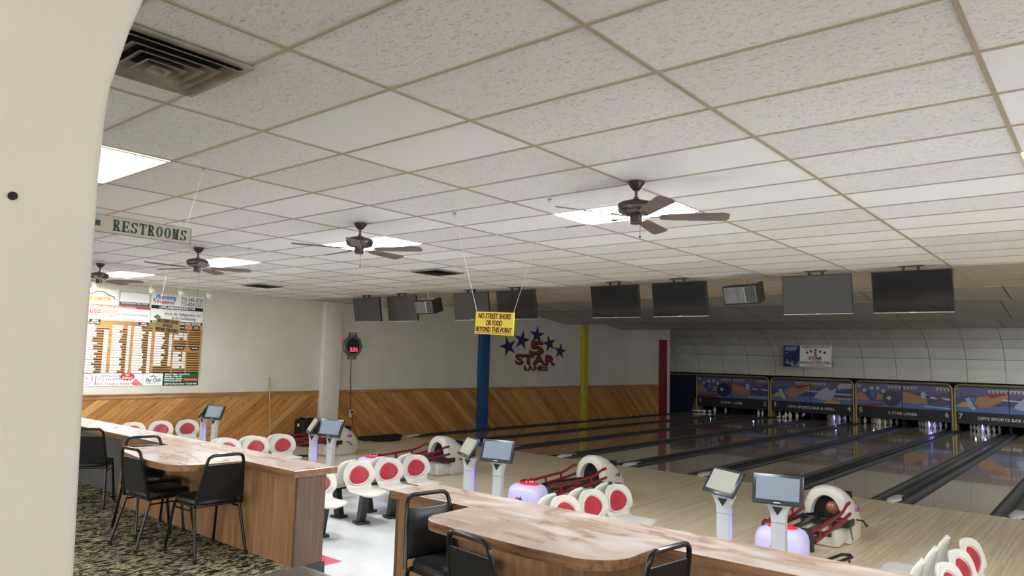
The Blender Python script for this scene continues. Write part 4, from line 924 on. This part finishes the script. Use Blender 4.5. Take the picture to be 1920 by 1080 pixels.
# ================================================================ LEFT WALL FITTINGS
# track lights
t=thing('track_light','white ceiling track with spot heads aimed at the score board','track light',(WX+.55,0,CZ-.006))
mb=MB(); mb.box(-.018,.018,4.7,7.85,-.03,0); mb.build('track',M['lampw'],t,False)
for i,y in enumerate((6.42,7.02,7.62)):
    m=Matrix.Translation((0,y,-.12))@Matrix.Rotation(R(-52),4,'Y')@Matrix.Rotation(R(0),4,'X')
    mb=MB(); mb.lathe([(.0,-.10),(.045,-.098),(.06,-.06),(.058,-.02),(.035,.03),(.022,.05),(.0,.055)],16,0,m@Matrix.Rotation(R(14),4,'X')); mb.tube([(0,y,-.03),(0,y,-.09)],.012,8); mb.rbox(-.022,.022,y-.03,y+.03,-.045,-.02,.004); h=mb.build('spot_head',M['lampw'],t)
    if i==0: spot('track_lamp',(WX+.55,y-.5,CZ-.16),(WX,y-.9,2.2),4,(1,.86,.55),100,.8)
mb=MB(); mb.lathe([(.0,-.10),(.05,-.09),(.058,-.05),(.035,.03),(0,.05)],16,0,Matrix.Translation((0,5.35,-.12))@Matrix.Rotation(R(-40),4,'Y')); h=mb.build('spot_head',M['lampw'],t)
mb=MB(); mb.lathe([(0,-.108),(.042,-.10),(.042,-.09)],12,0,Matrix.Translation((0,5.35,-.12))@Matrix.Rotation(R(-40),4,'Y')); mb.build('bulb',M['bulb'],h)
spot('track_lamp',(WX+.62,5.5,CZ-.22),(WX,5.5,2.35),26,(1,.80,.42),110,.9,.04)
spot('track_lamp',(WX+.9,6.6,CZ-.2),(WX,6.6,1.7),6,(1,.93,.78),110,.9,.05)
# advertising signs and the score board
def wsign(name,label,y0,y1,z0,z1,face,parts,cat='sign'):
    t=thing(name,label,cat,(WX+.012,(y0+y1)/2,(z0+z1)/2),LW,'advertising signs round the score board')
    W_,H_=y1-y0,z1-z0; mb=MB(); mb.box(-W_/2,W_/2,-H_/2,H_/2,-.01,0); mb.build('panel',face,t,False)
    for nm,m,items,shapes in parts:
        mb=text_mb(items) if items else MB()
        for sh in shapes:
            if len(sh)==4 and not isinstance(sh[0],tuple): mb.box(sh[0],sh[1],sh[2],sh[3],.001,.0025)
            else: mb.prism(list(sh),.001,.0028)
        if mb.v: mb.build(nm,m,t,False)
    return t
cara=[(-.30,.00),(-.24,.05),(-.12,.08),(-.05,.13),(.10,.13),(.2,.07),(.29,.04),(.31,-.02),(.29,-.02),(.27,.025),(.18,.05),(.09,.11),(-.04,.11),(-.11,.06),(-.23,.03),(-.28,-.0)]
wsign('advertising_sign','car repair advertisement with orange PREMIER lettering and a car outline',5.3,6.02,2.50,2.86,M['white'],[('lettering',M['orange'],[('PREMIER',0,-.02,.105,dict(width=.46,bold=.04,shear=.15)),('AUTO BODY & SERVICE',0,-.09,.045,dict(width=.44,bold=.01)),('The Best Cost in Collision Repair',0,-.135,.03,dict(width=.4))],[]),('car_outline',M['grey'],[],[cara])])
wsign('advertising_sign','blank white advertisement in a thin dark frame above the score board',6.05,6.65,2.55,2.84,M['white'],[('dark_frame',M['grey'],[],[(-.3,.3,.137,.145),(-.3,-.292,-.145,.145),(.292,.3,-.145,.145),(-.3,.3,-.145,-.06)]),('red_line',M['red_ink'],[('Over 30 Years Serving Central Area',0,-.117,.028,dict(width=.5,z=.004))],[]),('lettering',M['white'],[('Auto Body Repairs  Glass  Towing',0,-.083,.034,dict(width=.52,z=.004,bold=.02))],[])])
wsign('advertising_sign','white AutoSelect advertisement with a red top band',5.3,6.67,2.25,2.545,M['white'],[('red_band',M['red_ink'],[('Auto',-.42,.02,.15,dict(width=.30,bold=.02))],[(-.685,.685,.105,.147)]),('lettering',M['orange'],[('Select',-.10,.02,.15,dict(width=.32)),('you are good to go',-.3,-.115,.05,dict(width=.5,shear=.3)),('www.autoselect-sp.com',.35,-.125,.035,dict(width=.4))],[]),('small_print',M['grey'],[('SERVICE  REPAIR  SALES  TIRES',-.28,-.065,.035,dict(width=.5,bold=.03)),('Body shop & towing open all week long',.34,-.02,.045,dict(width=.6))],[]),('band_lettering',M['white'],[('We keep it running for Summer & Holidays',-.05,.125,.04,dict(width=.9,z=.004,bold=.02))],[])])
wsign('advertising_sign','plumbing and heating advertisement with two phone numbers',6.69,7.80,2.52,2.86,M['white'],[('lettering',M['blue_ink'],[('Plumbing',-.26,.10,.125,dict(width=.42,bold=.03))],[(-.125,-.115,.12,.165)]),('red_lettering',M['red_ink'],[('Heating',-.26,0,.11,dict(width=.36,bold=.02))],[]),('phone_number',M['grey'],[('715-340-1720',.30,.085,.115,dict(width=.48,bold=.02)),('715-824-2251',.30,-.015,.115,dict(width=.48,bold=.02))],[(-.52,-.50,.0,.07),(-.49,-.47,-.03,.02)]),('black_band',M['ink'],[],[(-.555,.555,-.15,-.075)]),('web_address',M['white'],[('JGPLUMBINGONLINE.COM',0,-.112,.07,dict(width=.75,z=.004,bold=.03))],[])])
wsign('advertising_sign','Arctic Air refrigeration advertisement in grey italic lettering with a black foot band',6.69,7.80,2.22,2.515,M['white'],[('lettering',M['grey'],[('Arctic Air Refrigeration, Inc.',.12,.08,.09,dict(width=.80,shear=.25,bold=.01)),('& Air Conditioning',.15,-.005,.09,dict(width=.52,shear=.25,bold=.01))],[[(-.5,.0),(-.42,.06),(-.34,.0),(-.42,-.05)]]),('black_band',M['ink'],[],[(-.555,.555,-.147,-.075)]),('phone_number',M['white'],[('715-344-2888  Box 84 • Stevens Point, WI 54481',0,-.11,.06,dict(width=1.05,z=.004,bold=.03))],[])])
wsign('advertising_sign',"R.D.'S diner advertisement with a fork and a red We Deliver burst",5.3,6.62,.94,1.205,M['white'],[('lettering',M['red_ink'],[("R.D.'S",-.42,.02,.09,dict(width=.27)),('Diner',-.42,-.05,.045,dict(width=.13))],[[(.36+(1.35 if 1 else 1)*(.125 if i%2==0 else .095)*math.sin(PI*i/14),.05+(.085 if i%2==0 else .066)*math.cos(PI*i/14)) for i in range(28)]]+[[(.655-k*.04,-.13),(.655-k*.04,-.105),(.655-k*.04-.14+k*.02,.02-k*.03),(.655-k*.04-.15+k*.02,.0-k*.03)] for k in range(4)]),('burst_lettering',M['white'],[('We',.36,.085,.055,dict(z=.005,bold=.03,shear=.2)),('Deliver!',.36,.03,.06,dict(z=.005,bold=.03,shear=.2))],[]),('address',M['grey'],[('2404 Post Road',.02,.065,.055,dict(width=.37)),('715-544-6709',.02,-.005,.065,dict(width=.42)),('Open 7 Days a Week!',.08,-.09,.07,dict(width=.70))],[(-.235,-.222,-.10,.06),(-.25,-.245,.03,.09),(-.232,-.226,.03,.09),(-.212,-.207,.03,.09)]+[[(-.42+.14*math.cos(a/24*2*PI),.01+.12*math.sin(a/24*2*PI)),(-.42+.14*math.cos((a+1)/24*2*PI),.01+.12*math.sin((a+1)/24*2*PI)),(-.42+.132*math.cos((a+1)/24*2*PI),.01+.112*math.sin((a+1)/24*2*PI)),(-.42+.132*math.cos(a/24*2*PI),.01+.112*math.sin(a/24*2*PI))] for a in range(24) if a not in (0,12)])])
wsign('advertising_sign','white Sky Club advertisement below the score board',6.64,7.03,.94,1.205,M['white'],[('lettering',M['ink'],[('Sky Club',0,-.02,.10,dict(width=.31,shear=.25,bold=.01)),('SUPPER CLUB SINCE 1954',0,-.08,.02,dict(width=.26))],[[(-.09,.06),(-.03,.04),(0,.065),(.03,.04),(.09,.06),(.03,.055),(0,.09),(-.03,.055)]])])
wsign('advertising_sign','green restaurant advertisement with a red tag and black foot band',7.04,7.80,.94,1.205,M['green'],[('lettering',M['white'],[('Seafood • Steaks • Friday Fish Fry',-.08,.105,.045,dict(width=.54,bold=.03)),('Saturday - Prime Rib',-.17,.06,.045,dict(width=.36,bold=.03)),('Sunday Brunch - 9am-2pm',-.16,.01,.045,dict(width=.38,bold=.03)),('World Famous Salad Bar',-.17,-.035,.045,dict(width=.36,bold=.03)),('2202 Post Road in Plover • 715-341-4000',0,-.10,.05,dict(width=.70,z=.004,bold=.03))],[]),('red_tag',M['red_ink'],[],[(.06,.37,-.04,.015)]),('black_band',M['ink'],[],[(-.38,.38,-.1325,-.065)]),('tag_lettering',M['white'],[('Fine Dining Downtown Plover',.215,-.012,.03,dict(width=.27,z=.004))],[])])
# score board
by0,by1,bz0,bz1=5.25,7.80,1.215,2.235
t=thing('score_board','wooden high score board with six columns of black slots and white name cards','score board',(WX+.03,0,0))
mb=MB(); mb.box(-.03,0,by0,by1,bz0,bz1); mb.build('board',M['boardwood'],t,False)
cols=[(5.42,5.90),(5.955,6.32),(6.37,6.74),(6.80,7.17),(7.20,7.47),(7.51,7.77)]
mb=MB(); rowsz=[2.15-.0505*k for k in range(19)]
for ci,(a,b) in enumerate(cols):
    for k,z in enumerate(rowsz):
        if ci>=4 and 8<=k<=9: continue
        if ci<2 and k==0: continue
        mb.box(.0,.005,a,b,z-.038,z-.018)
mb.build('slot',M['slot'],t,False)
mb=MB()
for (y,z,w_,h_) in ((5.62,2.20,.20,.10),(6.55,2.19,.19,.09),(7.33,2.18,.16,.08),(7.66,2.17,.16,.08),(7.33,1.735,.18,.085),(7.66,1.735,.18,.085)): mb.box(0,.008,y-w_/2,y+w_/2,z-h_/2,z+h_/2)
hd=mb.build('heading_plate',M['ink'],t,False)
mb=text_mb([('MENS',5.62,2.22,.045,dict(bold=.02)),('HIGH GAME',5.62,2.18,.04,dict(width=.17,bold=.02)),('MENS',6.55,2.21,.04,dict(bold=.02)),('HIGH SERIES',6.55,2.172,.036,dict(width=.16,bold=.02)),('HIGH SERIES',7.33,2.17,.035,dict(width=.13)),('SENIOR',7.66,2.185,.03,dict(width=.09)),('HIGH SERIES',7.66,2.155,.03,dict(width=.12)),('HIGH GAME',7.33,1.735,.035,dict(width=.13,bold=.02)),('HIGH GAME',7.66,1.735,.035,dict(width=.13,bold=.02))])
o=mb.build('lettering',M['white'],hd,False); o.rotation_euler=LW; o.location=(.0085,0,0)
rnd=random.Random(3); cards=[]
for ci,(a,b) in enumerate(cols[:5]):
    for k,z in enumerate(rowsz):
        if ci<4:
            if ci==3 and k>15: continue
            wn=(b-a)*rnd.uniform(.36,.60); cards.append((a,a+wn,z)); 
            if k>1 or ci==1: cards.append((b-(b-a)*.20,b-.01,z))
        else:
            if k in (5,6,7,8,9) or k>16 : continue
            if k<2: continue
            cards.append((a,a+(b-a)*rnd.uniform(.4,.75),z)); cards.append((b-.07,b,z))
cards.sort(key=lambda c:-(c[1]-c[0]))
for c in cards[:100]: MB().box(.0,.009,c[0],c[1],c[2]-.036,c[2]+.002).build('name_card',M['card'],t,False)
mb=MB()
for c in cards[100:]: mb.box(.0,.009,c[0],c[1],c[2]-.036,c[2]+.002)
o=mb.build('name_card',M['card'],t,False); o['kind']='stuff'
# stick, clock, cable, outlet, cart, mats
mb=MB(); mb.tube([(WX+.30,9.48,L),(WX+.07,9.50,1.11)],.016,8); tag(mb.build('broom_handle',M['stick']),'long wooden pole leaning on the pine wainscot','pole')
t=thing('wall_clock','grey watch-shaped digital wall clock with red digits','clock',(WX+.03,11.90,1.92),LW)
mb=MB(); mb.lathe([(0,-.03),(.26,-.03),(.285,-.01),(.285,.02),(.25,.035),(.20,.03),(.0,.025)],32); 
for s_ in (1,-1):
    mb.rbox(-.13,.13,s_*.29-.06 if s_>0 else -.35,.35 if s_>0 else -.23,-.03,.01,.012)
for a in (25,155,205,335): mb.rbox(.27*math.cos(R(a))-.03,.27*math.cos(R(a))+.03,.27*math.sin(R(a))-.03,.27*math.sin(R(a))+.03,-.02,.02,.008)
mb.prism([(.28,-.05),(.335,0),(.28,.05)],-.02,.01); mb.build('case',M['clockm'],t)
fc=MB().lathe([(0,.034),(.205,.034),(.205,.028)],28).build('face',M['face'],t)
text_mb([('5:54',.02,-.10,.15,dict(width=.24,bold=.03,ext=.002,z=.036))]).build('digits',M['digit'],fc,False)
text_mb([('Bowling Time',.02,.06,.045,dict(width=.2,z=.036,shear=.2))]).build('dial_lettering',M['grey'],fc,False)
mb=MB()
for x in (-.07,-.03,.02,.06):
    for s_ in (1,-1): mb.box(x-.008,x+.008,s_*.30-.03,s_*.30+.03,.010,.014)
mb.build('strap_mark',M['letter'],t,False)
mb=MB(); mb.tube([(WX+.03,11.88,1.6),(WX+.03,11.89,1.0),(WX+.05,11.90,.8),(WX+.05,11.92,.26),(WX+.045,12.0,.1),(WX+.04,12.02,-.1),(WX+.04,12.1,-.3),(WX+.1,12.2,L+.03)],.011,6); tag(mb.build('power_cable',M['cable']),'thin brown cable running down from the wall clock to the outlet','cable')
t=thing('wall_outlet','ivory wall outlet on the wainscot below the clock','outlet',(WX+.023,11.95,.17),LW)
mb=MB(); mb.rbox(-.06,.06,-.10,.10,0,.012,.004); mb.build('cover_plate',M['ivory'],t); mb=MB(); mb.rbox(.0,.05,.0,.06,.012,.04,.006); mb.build('plug',M['blk'],t)
mb=MB(); mb.rbox(WX+.04,WX+.44,10.25,10.75,L,.10,.05); mb.rbox(WX+.1,WX+.35,10.35,10.65,.09,.14,.02); o=mb.build('black_case',M['vinyl']); tag(o,'black equipment case by the foot of the cream pilaster','case')
mb=MB(); mb.lathe([(0,0),(.04,0),(.04,.01),(0,.012)],10,0,Matrix.Translation((WX+.25,10.245,-.03))@Matrix.Rotation(R(90),4,'X')); mb.build('yellow_knob',M['signy'],o)
mb=MB(); mb.rbox(WX+.12,WX+.33,10.4,10.6,.14,.165,.01); mb.build('tan_strap',M['stick'],o)
mb=MB(); mb.rbox(WX+.06,WX+.36,12.2,13.5,L,L+.10,.04); mb.tube([(WX+.55+.25*math.cos(2*PI*k/20),12.75+.42*math.sin(2*PI*k/20),L+.04) for k in range(20)],.035,8,closed=True); mb.tube([(WX+.5+.18*math.cos(2*PI*k/20),12.6+.34*math.sin(2*PI*k/20),L+.09) for k in range(20)],.03,8,closed=True); tag(mb.build('coiled_hose',M['rubber']),'black coiled hose lying at the foot of the left wall','hose')
